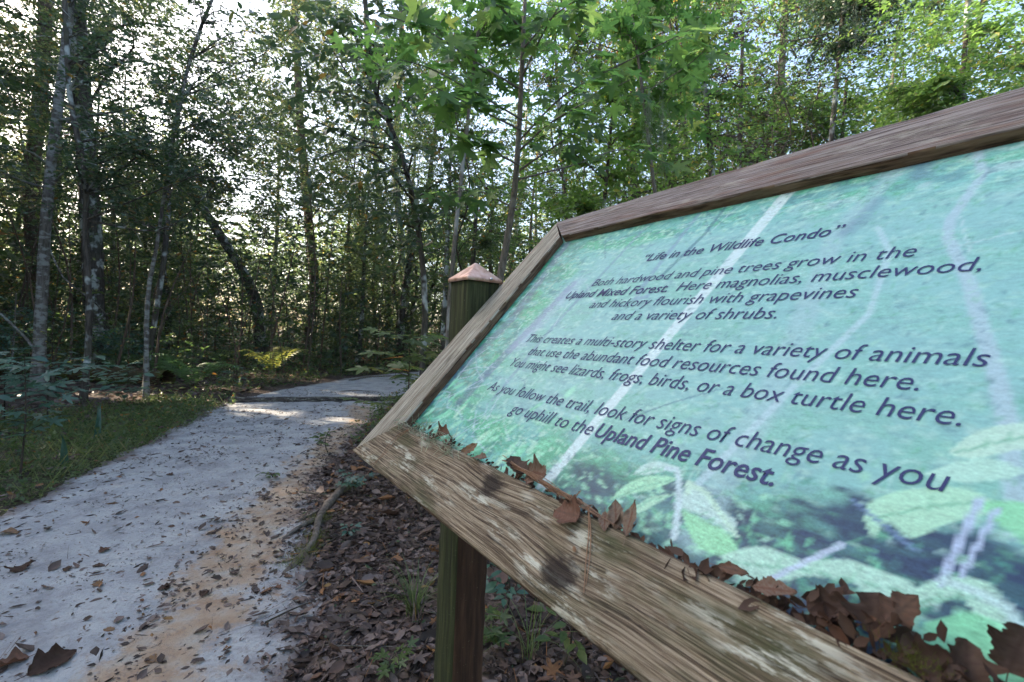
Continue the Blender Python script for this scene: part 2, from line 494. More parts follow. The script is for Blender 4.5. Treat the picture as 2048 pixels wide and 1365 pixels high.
def panel_mat():
    m, t, p = new_mat('printed_panel')
    c = attr(t, 'ink', 'Color')
    uv = attr(t, 'bc', 'Vector')
    n1 = noise(t, mapping(t, uv, (140, 260, 1)), 1.0, 4, .7)
    n2 = noise(t, mapping(t, uv, (420, 520, 1)), 1.0, 3, .7)
    w_ = attr(t, 'busy')
    d = math_(t, 'ADD', math_(t, 'MULTIPLY', math_(t, 'SUBTRACT', n1, .5), 2.0), math_(t, 'MULTIPLY', math_(t, 'SUBTRACT', n2, .5), 1.2))
    d = math_(t, 'ADD', math_(t, 'MULTIPLY', d, w_), 1.0)
    d = math_(t, 'MULTIPLY', d, .66)
    mul = t.nodes.new('ShaderNodeVectorMath'); mul.operation = 'SCALE'
    t.links.new(c, mul.inputs[0]); t.links.new(d, mul.inputs['Scale'])
    cc = mul.outputs[0]
    sp = noise(t, mapping(t, uv, (90, 90, 1), (3, 3, 0)), 1.0, 2)
    cc = mixc(t, ramp(t, [(.80, (0, 0, 0)), (.84, (.7, .7, .7))], sp).outputs[0], cc, (.06, .05, .03))
    t.links.new(cc, p.inputs['Base Color'])
    p.inputs['Roughness'].default_value = .45
    p.inputs['Specular IOR Level'].default_value = .3
    bump(t, n2, p, .05, .001)
    return m
M_panel = panel_mat()
M_back, _t, _p = new_mat('panel_back'); _p.inputs['Base Color'].default_value = (.06, .045, .03, 1); _p.inputs['Roughness'].default_value = .9

def soil_mat():
    m, t, p = new_mat('forest_floor')
    g = geo(t)
    v = node(t, 'ShaderNodeTexVoronoi'); v.inputs['Scale'].default_value = 26; t.links.new(mapping(t, g, (1, 1, .3)), v.inputs['Vector'])
    c = ramp(t, [(0, (.026, .020, .017)), (.3, (.062, .046, .038)), (.6, (.105, .080, .066)), (.85, (.15, .11, .085)), (1, (.10, .10, .05))], v.outputs['Color']).outputs[0]
    n1 = noise(t, g, 1.3, 5)
    c = mixc(t, ramp(t, [(.4, (0, 0, 0)), (.65, (1, 1, 1))], n1).outputs[0], c, (.06, .042, .034))
    n2 = noise(t, g, .8, 4)
    c = mixc(t, math_(t, 'MULTIPLY', attr(t, 'green'), .85), c, (.06, .085, .03))
    t.links.new(c, p.inputs['Base Color']); p.inputs['Roughness'].default_value = .95; p.inputs['Specular IOR Level'].default_value = .1
    bump(t, v.outputs['Distance'], p, .6, .02)
    return m
M_soil = soil_mat()

def sand_mat():
    m, t, p = new_mat('sand_path')
    g = geo(t)
    n1 = noise(t, g, 3.2, 6, .7); n2 = noise(t, g, 55, 5, .75); n3 = noise(t, g, 11, 5, .7)
    c = ramp(t, [(.32, (.235, .228, .235)), (.5, (.36, .357, .36)), (.66, (.45, .442, .43))], n1).outputs[0]
    of = math_(t, 'ADD', attr(t, 'orange'), math_(t, 'MULTIPLY', math_(t, 'SUBTRACT', noise(t, g, 5, 6, .75), .5), 1.9))
    oc = ramp(t, [(.3, (.32, .20, .12)), (.5, (.39, .285, .20)), (.68, (.40, .35, .295))], noise(t, g, 9, 4)).outputs[0]
    c = mixc(t, ramp(t, [(.35, (0, 0, 0)), (.62, (.95, .95, .95))], of).outputs[0], c, oc)
    dk = math_(t, 'ADD', attr(t, 'dirt_far_dark'), math_(t, 'MULTIPLY', math_(t, 'SUBTRACT', n3, .5), 1.2))
    c = mixc(t, ramp(t, [(.45, (0, 0, 0)), (.75, (.85, .85, .85))], dk).outputs[0], c, (.17, .135, .125))
    c = mixc(t, ramp(t, [(.52, (0, 0, 0)), (.66, (.6, .6, .6))], n2).outputs[0], c, (.22, .18, .16))
    t.links.new(c, p.inputs['Base Color']); p.inputs['Roughness'].default_value = .95; p.inputs['Specular IOR Level'].default_value = .15
    bump(t, math_(t, 'ADD', n2, n3), p, .9, .012)
    return m
M_sand = sand_mat()

# ------------------------------------------------------------------ ground and path
PATH_L = [(-1.9, -3), (-2.6, .5), (-3.0, 1.9), (-3.12, 2.65), (-3.26, 3.11), (-3.45, 3.62), (-3.75, 4.64), (-4.32, 6.2), (-4.72, 7.5), (-4.6, 9.5), (-4.35, 11.5), (-3.7, 13.6), (-2.4, 15.4), (.5, 17.5), (5, 19.5)]
PATH_R = [(-.1, -3), (-.45, .5), (-.66, 1.53), (-.92, 2.2), (-1.2, 2.8), (-1.50, 3.61), (-1.78, 4.99), (-2.02, 6.56), (-2.1, 8.12), (-1.9, 10.0), (-1.3, 11.6), (.2, 13.2), (3, 14.6), (6, 16)]
ORANGE = [(-.9, -.5), (-1.2, 1.5), (-1.37, 2.04), (-1.54, 2.74), (-1.74, 3.72), (-1.95, 5.21), (-2.1, 6.3), (-2.5, 7.2)]
PATH_POLY = PATH_L + PATH_R[::-1]

def hz(x, y):
    return (fbm(x * .35 + 5, y * .35, 3, 1) - .5) * .18 * np.clip((np.hypot(x, y) - 3) / 8, 0, 1) + (fbm(x * 6, y * 6, 3, 2) - .5) * .03

def grid(xs, ys):
    X, Y = np.meshgrid(xs, ys, indexing='ij'); n, m = X.shape
    i, j = np.meshgrid(np.arange(n - 1), np.arange(m - 1), indexing='ij')
    a = i * m + j
    return X.ravel(), Y.ravel(), np.stack([a, a + m, a + m + 1, a + 1], -1).reshape(-1, 4)

def pathside(P):
    """signed distance to the path's border, positive inside"""
    d = np.minimum(segdist(P, PATH_L), segdist(P, PATH_R))
    return np.where(inpoly(P, PATH_POLY), d, -d)

def nonuni(lo, hi, fine, mid=0.0):
    a = [mid]; s = fine
    while a[-1] < hi: a.append(a[-1] + s); s *= 1.028 if a[-1] - mid > 4 else 1.0
    b = [mid]; s = fine
    while b[-1] > lo: b.append(b[-1] - s); s *= 1.028 if mid - b[-1] > 4 else 1.0
    return np.array(sorted(set(a + b)))
X, Y, Q = grid(nonuni(-160, 160, .12, -1.5), nonuni(-60, 300, .12, 4))
P2 = np.stack([X, Y], 1)
pd = pathside(P2)
Z = hz(X, Y) - np.clip((pd + .10) / .25, 0, 1) * .03
GREEN_POLY = [(-4.3, 6.9), (-3.7, 4.6), (-3.4, 3.6), (-3.2, 3.0), (-3.0, 2.0), (-5.5, 2.0), (-6.2, 5.2), (-5.6, 7.2)]
grn = inpoly(P2, GREEN_POLY).astype(float) * np.clip(fbm(X * 2, Y * 2, 3) * 2 - .4, 0, 1)
tag(obj('ground', np.stack([X, Y, Z], 1), Q, M_soil, attrs={'green': grn}, smooth=True), 'leaf strewn forest floor of dark soil under the trees', kind='structure')

X, Y, Q = grid(np.arange(-7.0, .6, .045), np.arange(-3, 12.0, .045))
X2, Y2, Q2 = grid(np.arange(-6.4, 4.5, .09), np.arange(12.0 - .0001, 20, .1))
Q = np.concatenate([Q, Q2 + len(X)]); X = np.concatenate([X, X2]); Y = np.concatenate([Y, Y2])
P2 = np.stack([X, Y], 1); pd = pathside(P2)
rag = (fbm(X * 2.5, Y * 2.5, 4, 3) - .5) * .45 + (fbm(X * 9, Y * 9, 3, 1) - .5) * .22
e = pd + rag * .6
Z = hz(X, Y) * np.clip((e) / .8, .15, .6) + np.clip(e, -.3, .12) * .10 - .012 + (fbm(X * 7, Y * 7, 3, 5) - .5) * .022
keepv = e > -.2
Q = Q[keepv[Q].all(1)]
# trail edge: ground rises to .0 while sand sinks below it
od = segdist(P2, ORANGE)
orange = np.clip(1 - od / .42, 0, 1) * (.50 + .75 * fbm(X * 3, Y * 3, 3, 4)) * (Y < 8.5)
dirt_far_dark = np.clip(1 - e / (.28 + .25 * (X > -1.9) * (Y < 4)), 0, 1) * .75 + np.clip((Y - 8) / 8, 0, .35)  # edge dirt, plus a darkening that grows further along the path
used = np.unique(Q); remap = -np.ones(len(X), int); remap[used] = np.arange(len(used))
tag(obj('path', np.stack([X, Y, Z], 1)[used], remap[Q], M_sand, attrs={'orange': orange[used], 'dirt_far_dark': dirt_far_dark[used]}, smooth=True), 'pale sandy footpath with an orange streak along its right edge', kind='structure')

def gz(x, y):
    """height of whatever is on top at x, y"""
    x = np.atleast_1d(np.asarray(x, float)); y = np.atleast_1d(np.asarray(y, float))
    P = np.stack([x, y], 1); pd = pathside(P)
    zg = hz(x, y) - np.clip((pd + .10) / .25, 0, 1) * .03
    e = pd + (fbm(x * 2.5, y * 2.5, 4, 3) - .5) * .27
    zp = hz(x, y) * np.clip(e / .8, .15, .6) + np.clip(e, -.3, .12) * .10 - .012
    return np.where(e > -.2, np.maximum(zg, zp), zg)

# ------------------------------------------------------------------ the sign
sign = thing('interpretive_sign', (P0 + .55 * SX - .3 * SH)[0:2].tolist() + [0.0],
             'slanted trail sign with weathered timber frame and dark blue text over a green forest picture', 'sign')

def board(name, A, B, C, D, n0, n1, mat, seed, ns=90, wob=.0016, bow=None):
    """A,B start edge (outer, inner), D,C end edge; face at n1, back at n0"""
    A, B, C, D = (np.array(q, float) for q in (A, B, C, D))
    r = .0035; th = n1 - n0
    wd = .09
    prof = [(0, n0), (.5, n0), (1, n0), (1, n0 + th * .5), (1, n1 - r), (1 - r / wd * .4, n1 - r * .25), (1 - r / wd, n1)]
    prof += [(x, n1) for x in (.8, .65, .5, .35, .2)] + [(r / wd, n1), (r / wd * .4, n1 - r * .25), (0, n1 - r), (0, n0 + th * .5)]
    k = len(prof); V = []; bc = []
    rr = np.random.default_rng(seed)
    nz = lambda s, f, ph: (fbm(np.array([s * f + ph]), np.array([ph * 1.7]), 3, seed)[0] - .5) * 2
    Ls = np.linalg.norm((C + D) / 2 - (A + B) / 2)
    for i in range(ns + 1):
        s = i / ns
        for j, (a, n) in enumerate(prof):
            p = (A * (1 - a) + B * a) * (1 - s) + (D * (1 - a) + C * a) * s
            if bow is not None: p = p + np.array(bow) * (1 - a) * min(1, s * 3.0) * (1 + .25 * nz(s, 9, 4))
            edge = nz(s, 30, j * 3.1) * wob
            across = (B - A); across = across / np.linalg.norm(across)
            out = (1 if a > .9 else -1 if a < .1 else 0)
            p = p + across * out * edge * .8
            nn = n + (nz(s, 24, j * 1.9 + 50) * wob * .5 if n > n1 - .01 else 0)
            if 0 < i < ns or True:
                q = sg(p[0], p[1], nn)
            V.append(q); bc.append((p[0], p[1] + .80, nn) if abs((C - B)[0]) > abs((C - B)[1]) else (p[1], p[0], nn))
    V = np.array(V); bc = np.array(bc)
    i = np.arange(ns)[:, None] * k; j = np.arange(k)[None]; j2 = (j + 1) % k
    Q = np.stack([i + j, i + j2, i + k + j2, i + k + j], -1).reshape(-1, 4)
    Q = Q[:, ::-1]
    c0 = len(V)
    V = np.concatenate([V, V[:k], V[-k:], [V[:k].mean(0)], [V[-k:].mean(0)]]); bc = np.concatenate([bc, bc[:k], bc[-k:], [bc[:k].mean(0)], [bc[-k:].mean(0)]])
    jj = np.arange(k)
    caps = np.concatenate([np.stack([np.full(k, c0 + 2*k), c0 + jj, c0 + (jj+1) % k], 1), np.stack([np.full(k, c0 + 2*k + 1), c0 + k + (jj+1) % k, c0 + k + jj], 1)])
    return obj(name, V, [Q, caps], mat, sign, attrs={'bc': bc})

g_ = .0006
WL, WB, WT, RU = .083, .100, .086, 1.42      # board widths and the far right edge
TH = .038
def two(name, *a, edge=M_board_edge, **k):
    o = board(name, *a, **k)
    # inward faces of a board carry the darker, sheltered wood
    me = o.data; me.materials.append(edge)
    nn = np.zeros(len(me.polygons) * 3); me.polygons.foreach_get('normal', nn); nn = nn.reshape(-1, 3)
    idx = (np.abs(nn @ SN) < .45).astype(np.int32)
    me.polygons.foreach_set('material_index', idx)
    return o
top = two('frame_board', (0 + g_, 0), (WL + .008, -WT), (RU - WL, -WT), (RU, 0), -TH, 0, M_board_top, 1, wob=.0022, bow=(0, .016))
top['label'] = 'greyish brown top board with frayed grain'
low = two('frame_board', (0.002, -.8), (WL + .022, -.80 + WB), (RU - WL, -.80 + WB - .012), (RU, -.8), -TH, .0022, M_board_low, 2, wob=.0032)
low['label'] = 'broad bottom board with two dark knots, moss and pale lichen'
lft = two('frame_board', (0, -.001), (WL, -WT - .001), (WL + .020, -.80 + WB + .003), (0, -.797), -TH, -.0012, M_board_side, 3, wob=.0012)
lft['label'] = 'slanting left board bleached silver'
rgt = two('frame_board', (RU, -.001), (RU - WL, -WT), (RU - WL, -.80 + WB - .010), (RU, -.797), -TH, -.0012, M_board_side, 4, ns=30)

# posts
def post(uoff, capz, lab=None):
    a = .097
    C0 = P0 + (uoff) * SX - .276 * SH
    cx = C0 - SX * a / 2 + SH * a / 2
    k = 0; V = []; bc = []; sh = []
    zs = np.concatenate([np.linspace(-.25, 0, 3), np.linspace(.03, capz, 60)])
    prof = []
    c = .006
    for (i, j) in ((1, -1), (1, 1), (-1, 1), (-1, -1)):
        pass
    h = a / 2
    prof = [(h, -h + c), (h, -.3*h), (h, .3*h), (h, h - c), (h - c, h), (0, h), (-h + c, h), (-h, h - c), (-h, 0), (-h, -h + c), (-h + c, -h), (-.3*h, -h), (.3*h, -h), (h - c, -h)]
    rr = np.random.default_rng(int(uoff * 100) + 5)
    wob = rr.standard_normal((len(zs), len(prof))) * .0006
    for q, z in enumerate(zs):
        for j, (x, y) in enumerate(prof):
            w_ = 1 + wob[q, j] / h + .004 * math.sin(z * 7 + j)
            p = np.array([cx[0], cx[1], 0]) + SX * x * w_ + SH * y * w_; p[2] = z
            V.append(p); bc.append((x, y, z))
            s = 1.0 if (x > 0 and j in (1, 2, 3, 4)) else (.62 if j == 0 else .1)
            below = np.clip((1.18 - z) / .08, 0, 1)
            sh.append(s * below)
    k = len(prof); n = len(zs)
    i = np.arange(n - 1)[:, None] * k; j = np.arange(k)[None]; j2 = (j + 1) % k
    Q = np.stack([i + j, i + j2, i + k + j2, i + k + j], -1).reshape(-1, 4)
    V.append(np.array([cx[0], cx[1], capz])); bc.append((0, 0, capz)); sh.append(0)
    jj = np.arange(k); tri = np.stack([np.full(k, len(V) - 1), (n-1)*k + jj, (n-1)*k + (jj+1) % k], 1)
    po = obj('post', V, [Q, tri], M_post, sign, attrs={'bc': np.array(bc), 'shelter': np.array(sh)})
    if lab: po['label'] = lab
    # pyramid cap with a turned down rim
    o = h + .0055; rim = .011; pk = .043; z0 = capz - rim + .001
    V = []; 
    ring = lambda s, z, b: [np.array([cx[0], cx[1], 0]) + SX * x * s + SH * y * s + np.array([0, 0, z]) for (x, y) in
                            ((1, -1 + b), (1, 1 - b), (1 - b, 1), (-1 + b, 1), (-1, 1 - b), (-1, -1 + b), (-1 + b, -1), (1 - b, -1))]
    rings = [ring(o - .002, z0, .1), ring(o, z0, .1), ring(o, capz - .002, .1), ring(o - .0015, capz, .1), ring(o * .5, capz + pk * .5, .06), ring(o * .04, capz + pk, .06)]
    for r_ in rings: V += r_
    k = 8; n = len(rings)
    i = np.arange(n - 1)[:, None] * k; j = np.arange(k)[None]; j2 = (j + 1) % k
    Q = np.stack([i + j, i + j2, i + k + j2, i + k + j], -1).reshape(-1, 4)
    top_ = np.array([[(n-1)*k + q for q in range(8)]])
    cap = obj('post_cap', V, [Q, top_], M_copper, po)
    # screw on the right face
    sp = np.array([cx[0], cx[1], 0]) + SX * (o + .0005) + SH * .28 * o; sp[2] = capz - .002
    V, Qs = tube([sp, sp + SX * .003, sp + SX * .0045], [.0042, .0042, .0015], 10)
    obj('screw', V, Qs, M_steel, cap)
    return po
post(-.004, CAM_H + .150, 'green stained square post with a copper coloured cap')
post(RU + .10, CAM_H + .150)

# printed panel
u0, u1, v0, v1 = .070, RU - .07, -.72, -.075
du = .0026
us = np.arange(u0, u1, du); vs = np.arange(v0, v1, du)
UU, VV, Q = grid(us, vs)
PP = np.stack([UU, VV], 1)
def mixa(c, col, m): return c * (1 - m[:, None]) + np.asarray(col) * m[:, None]
sst = lambda x, a, b: np.clip((x - a) / (b - a), 0, 1) ** 2 * (3 - 2 * np.clip((x - a) / (b - a), 0, 1))
base = np.tile(lin(120, 195, 185), (len(UU), 1))
f1 = fbm(UU * 38, VV * 85, 4, 0); f2 = fbm(UU * 16 + 9, VV * 34 + VV * 0, 4, 1); f3 = fbm(UU * 90, VV * 170, 3, 2)
base = mixa(base, lin(90, 190, 140), sst(f2, .45, .65) * .8)
base = mixa(base, lin(70, 125, 140), sst(f1, .52, .75) * .6)
base = mixa(base, lin(190, 240, 215), sst(f3, .55, .75) * .7)
# left margin: deeper greens and violet trunks
lm = 1 - sst(UU, .10, .30)
base = mixa(base, lin(50, 135, 100), lm * sst(f1, .3, .6) * .8)
base = mixa(base, lin(45, 70, 90), lm * sst(f3, .5, .65) * .6)
# top right: open canopy, whitish
tr = sst(UU, .55, .8) * sst(VV, -.26, -.14)
base = mixa(base, lin(225, 240, 245), tr * sst(fbm(UU * 30, VV * 60, 3, 4), .56, .66) * .6)
base = mixa(base, lin(60, 110, 130), tr * sst(fbm(UU * 40 + 9, VV * 70, 3, 5), .55, .68) * .6)
# undergrowth along the bottom
bl = (1 - sst(VV, -.69, -.60)) * sst(UU, .45, .6) * (.55 + .45 * sst(UU, .7, .85))
base = mixa(base, lin(40, 58, 98), bl * sst(f2 * .6 + f1 * .4, .34, .46) * .95)
base = mixa(base, lin(110, 185, 160), bl * sst(f3, .52, .66) * .5)
rt = sst(UU, .93, .99)
base = mixa(base, lin(52, 110, 125), rt * sst(f1, .4, .6) * .7)
wash = sst(UU, .22, .34) * (1 - sst(UU, .90, 1.0)) * sst(VV, -.66, -.58) * (1 - sst(VV, -.22, -.17))
base = mixa(base, lin(160, 209, 210), wash * .60)
rw = sst(UU, .5, .9) * sst(VV, -.60, -.40)
base = mixa(base, lin(158, 216, 218), rw * .35)
for (cx_, cy_, rx_, ry_, al_) in ((.865, -.628, .085, .026, .95), (.80, -.665, .07, .016, .8), (.715, -.652, .05, .016, .8), (.60, -.665, .05, .014, .75), (.93, -.66, .06, .03, .7), (.66, -.70, .2, .02, .6)):
    dd = np.sqrt(((UU - cx_) / rx_) ** 2 + ((VV - cy_) / ry_) ** 2) + (f1 - .5) * 1.4
    base = mixa(base, lin(38, 62, 100), (1 - sst(dd, .7, 1.15)) * al_)
base = mixa(base, lin(70, 130, 130), (1 - sst(VV, -.67, -.59)) * sst(UU, .55, .7) * sst(f3, .50, .60) * .55)
def stroke(pts, w0, w1, col, al=.8, soft=.35):
    global base
    pts = np.asarray(pts, float)
    cum = np.concatenate([[0], np.cumsum(np.linalg.norm(np.diff(pts, axis=0), axis=1))]); tot = cum[-1]
    best = np.full(len(UU), 1e9); wd = np.full(len(UU), w0)
    for i, (a, b) in enumerate(zip(pts[:-1], pts[1:])):
        ab = b - a; t = np.clip(((PP - a) @ ab) / (ab @ ab), 0, 1)
        d = np.linalg.norm(PP - (a + t[:, None] * ab), axis=1)
        w_ = w0 + (w1 - w0) * (cum[i] + t * np.linalg.norm(ab)) / tot
        m = d / w_ < best / wd; best = np.where(m, d, best); wd = np.where(m, w_, wd)
    m = 1 - sst(best / wd, 1 - soft, 1 + soft)
    base = mixa(base, lin(*col), m * al)
def blob(poly, col, al=.9):
    global base
    poly = smooth_path(np.array(list(poly) + [poly[0]]), 40)
    m = inpoly(PP, poly)
    d = segdist(PP[m], poly)
    mm = np.zeros(len(UU)); mm[m] = np.clip(d / .002 + .3, 0, 1)
    base = mixa(base, lin(*col), mm * al)
# trunks in the picture
stroke([(.14, -.10), (.18, -.40), (.13, -.66)], .012, .016, (96, 108, 148), .5)
stroke([(.29, -.30), (.255, -.50), (.235, -.62)], .010, .014, (88, 100, 150), .55)
stroke([(.30, -.30), (.27, -.47)], .020, .022, (176, 196, 222), .5, .8)
stroke([(.49, -.12), (.476, -.30), (.478, -.357), (.498, -.352)], .004, .005, (130, 160, 190), .6)
stroke([(.54, -.09), (.53, -.2), (.50, -.3)], .003, .004, (70, 120, 140), .7)
stroke([(.38, -.12), (.33, -.42), (.32, -.60)], .004, .005, (120, 150, 180), .5)
stroke([(.66, -.09), (.634, -.124), (.538, -.684), (.53, -.72)], .0105, .0075, (214, 240, 242), .95, .2)
stroke([(.78, -.08), (.748, -.185), (.728, -.25), (.735, -.39), (.737, -.52), (.727, -.62), (.728, -.68)], .009, .016, (168, 208, 214), .62, .45)
stroke([(.76, -.19), (.74, -.25)], .008, .010, (98, 120, 160), .4, .8)
stroke([(.770, -.25), (.79, -.30), (.792, -.40), (.755, -.50), (.70, -.66)], .003, .004, (190, 222, 232), .7)
stroke([(.834, -.10), (.848, -.177), (.832, -.255), (.834, -.285), (.857, -.356), (.871, -.416), (.884, -.466), (.896, -.522), (.907, -.60)], .0042, .0058, (184, 212, 226), .8, .4)
stroke([(.79, -.10), (.792, -.15)], .012, .012, (100, 120, 160), .5, .8)
for q in range(26):    # fine twigs
    a = np.array([rng.uniform(.12, .95), rng.uniform(-.66, -.12)]); th = rng.uniform(0, 3.14); l = rng.uniform(.03, .12)
    m_ = a + np.array([math.cos(th), math.sin(th)]) * l * .5 + rng.normal(0, .006, 2); b = a + np.array([math.cos(th), math.sin(th)]) * l
    stroke([a, m_, b], .0014, .0010, (70, 110, 140) if q % 2 else (200, 228, 235), .55)
# small leaves of the undergrowth
def ell(cx, cy, l, w_, th, col, al=.85):
    global base
    m = (abs(UU - cx) < l) & (abs(VV - cy) < l)
    d = PP[m] - (cx, cy); c, s = math.cos(th), math.sin(th)
    x = d[:, 0]*c + d[:, 1]*s; y = -d[:, 0]*s + d[:, 1]*c
    k = np.clip(1.6 - 1.5 * np.sqrt((x / l)**2 + (y / (w_ * np.clip(1.05 - abs(x / l)**2, .05, 1)))**2), 0, 1)
    base[m] = base[m] * (1 - k[:, None] * al) + lin(*col) * k[:, None] * al
for q in range(420):
    x = rng.uniform(.42, .93); y = -.72 + abs(rng.normal(0, .045))
    ell(x, y, rng.uniform(.004, .010), rng.uniform(.002, .004), rng.uniform(0, 3.14), random.choice([(118, 205, 165), (150, 225, 190), (80, 160, 140), (170, 235, 200)]), .7)
for q in range(46):
    x = rng.uniform(.13, .50); y = -.70 + abs(rng.normal(0, .05)) + max(0, (.3 - x)) * rng.uniform(0, .35)
    ell(x, y, rng.uniform(.014, .026), rng.uniform(.004, .008), rng.uniform(.5, 1.5), random.choice([(135, 225, 185), (165, 238, 205), (190, 240, 210)]), .85)
for q in range(26):
    a = np.array([rng.uniform(.12, .35), rng.uniform(-.70, -.55)]); b = a + rng.normal(0, .05, 2)
    stroke([a, (a + b) / 2 + rng.normal(0, .008, 2), b], .0012, .001, (190, 215, 235), .6)
for q in range(3600):
    x = rng.uniform(.09, 1.1); y = rng.uniform(-.71, -.09)
    al_ = .42 if (.24 < x < .95 and -.64 < y < -.19) else .6
    ell(x, y, rng.uniform(.004, .009), rng.uniform(.0016, .003), rng.uniform(0, 3.14), random.choice([(96, 170, 140), (170, 228, 205), (84, 130, 150), (190, 235, 225), (110, 190, 150)]), al_)
PALE = (186, 240, 208); PALE2 = (196, 232, 226)
for poly, c in (
    ([(.639, -.648), (.645, -.632), (.663, -.622), (.684, -.624), (.676, -.629), (.662, -.638)], PALE2),
    ([(.630, -.683), (.638, -.660), (.659, -.641), (.687, -.636), (.675, -.650), (.649, -.668)], (176, 238, 200)),
    ([(.657, -.682), (.675, -.660), (.692, -.652), (.683, -.664), (.663, -.684)], PALE),
    ([(.703, -.664), (.700, -.636), (.732, -.648), (.756, -.659), (.755, -.672), (.733, -.663)], PALE2),
    ([(.704, -.662), (.723, -.664), (.758, -.672), (.765, -.680), (.734, -.690), (.717, -.678)], (160, 235, 185)),
    ([(.834, -.623), (.832, -.611), (.842, -.596), (.862, -.583), (.885, -.577), (.896, -.585), (.877, -.606), (.857, -.625), (.848, -.618), (.841, -.633)], PALE),
    ([(.885, -.585), (.91, -.577), (.95, -.60), (.96, -.63), (.93, -.62), (.90, -.60)], (150, 232, 180)),
    ([(.752, -.688), (.778, -.668), (.803, -.667), (.836, -.653), (.872, -.659), (.858, -.674), (.836, -.670), (.808, -.680), (.792, -.694), (.759, -.696)], (190, 238, 218)),
    ([(.866, -.672), (.869, -.655), (.882, -.642), (.895, -.637), (.908, -.652), (.902, -.675), (.896, -.664), (.887, -.654), (.879, -.662)], (188, 238, 215)),
    ([(.874, -.675), (.896, -.658), (.920, -.668), (.925, -.70), (.900, -.695), (.885, -.70)], (140, 228, 178)),
    ([(.93, -.65), (.97, -.65), (1.0, -.69), (.96, -.71), (.935, -.69)], (150, 230, 190)),
    ([(.868, -.550), (.880, -.528), (.905, -.514), (.93, -.52), (.90, -.540), (.873, -.553)], (200, 240, 220)),
    ([(.858, -.573), (.871, -.559), (.890, -.549), (.905, -.553), (.868, -.575)], (190, 238, 220)),
    ([(1.0, -.5), (1.03, -.46), (1.09, -.45), (1.05, -.5)], PALE), ([(1.0, -.6), (1.06, -.56), (1.12, -.58), (1.05, -.62)], PALE2),
    ):
    blob(poly, c)
for a_, b_ in (((.639, -.648), (.68, -.627)), ((.632, -.680), (.684, -.638)), ((.659, -.682), (.69, -.655)), ((.837, -.620), (.893, -.583)), ((.756, -.692), (.868, -.661)), ((.868, -.668), (.903, -.646)), ((.872, -.550), (.92, -.52)), ((.706, -.662), (.755, -.669)), ((.90, -.60), (.955, -.625)), ((.88, -.68), (.92, -.69))):
    a_, b_ = np.array(a_), np.array(b_); stroke([a_, (a_ + b_) / 2 + [0, .004], b_], .0010, .0008, (120, 190, 160), .7)
    for k_ in range(3):
        m_ = a_ + (b_ - a_) * (.3 + .2 * k_); pr_ = np.array([-(b_ - a_)[1], (b_ - a_)[0]]); stroke([m_, m_ + (b_ - a_) * .12 + pr_ * .16], .0008, .0006, (140, 205, 175), .5)
stroke([(.672, -.628), (.683, -.626), (.690, -.636), (.699, -.655), (.711, -.69)], .0026, .0034, (198, 226, 232), .95)
stroke([(.704, -.645), (.700, -.636), (.72, -.640), (.758, -.668)], .003, .002, (198, 238, 215), .9)
stroke([(.826, -.645), (.791, -.690)], .0022, .002, (196, 216, 240), .9)
stroke([(.888, -.584), (.878, -.648)], .0022, .0022, (186, 206, 236), .9)
stroke([(.896, -.588), (.886, -.640)], .0016, .0016, (186, 206, 236), .9)
stroke([(.88, -.645), (.905, -.648), (.92, -.67), (.94, -.70)], .003, .003, (190, 225, 225), .9)
stroke([(.864, -.632), (.823, -.608)], .0018, .0014, (110, 140, 180), .8)
busy = .62 * (1 - .45 * wash) * (.4 + 1.2 * f2)
pos = np.array([sg(*on_panel((a, b)), PN) for a, b in zip(UU, VV)])
panel = obj('panel', pos, Q, M_panel, sign, attrs={'bc': np.stack([UU, VV, 0 * UU], 1), 'busy': busy}, smooth=True)
ca = panel.data.color_attributes.new('ink', 'FLOAT_COLOR', 'POINT')
ca.data.foreach_set('color', np.concatenate([np.clip(base, 0, 1), np.ones((len(UU), 1))], 1).astype(np.float32).ravel())
panel['label'] = 'aqua green forest photo print with trunks and pale leaves'
bk = [sg(a, b, n) for n in (PN - .012, PN - .003) for a, b in ((.03, -.76), (RU - .03, -.76), (RU - .03, -.03), (.03, -.03))]
obj('backing_board', bk, np.array([(3, 2, 1, 0), (4, 5, 6, 7), (0, 1, 5, 4), (1, 2, 6, 5), (2, 3, 7, 6), (3, 0, 4, 7)]), M_back, sign)

# lettering
def text_line(txt, a, b, weight=0.0, xh=.0142):
    cd = bpy.data.curves.new('t', 'FONT'); cd.body = txt; cd.size = 1; cd.shear = .22
    cd.offset = weight; cd.resolution_u = 3; cd.space_character = 1.0
    to = bpy.data.objects.new('t', cd); COL.objects.link(to)
    bpy.context.view_layer.update()
    dg = bpy.context.evaluated_depsgraph_get()
    me = to.evaluated_get(dg).to_mesh()
    co = np.zeros(len(me.vertices) * 3); me.vertices.foreach_get('co', co); co = co.reshape(-1, 3)
    fs = [list(p.vertices) for p in me.polygons]
    to.evaluated_get(dg).to_mesh_clear()
    bpy.data.objects.remove(to); bpy.data.curves.remove(cd)
    x0, x1 = co[:, 0].min(), co[:, 0].max()
    A = on_panel(a); B = on_panel(b)
    su = (B[0] - A[0]) / (x1 - x0); sv = xh / XH
    v = (A[1] + B[1]) / 2
    P = np.array([sg(A[0] + (x - x0) * su, v + y * sv, PN + .0009) for x, y, _ in co])
    by = {}
    for f in fs: by.setdefault(len(f), []).append(f)
    o = obj('text_line', P, [np.array(f) for f in by.values()], M_ink, panel)
    return o
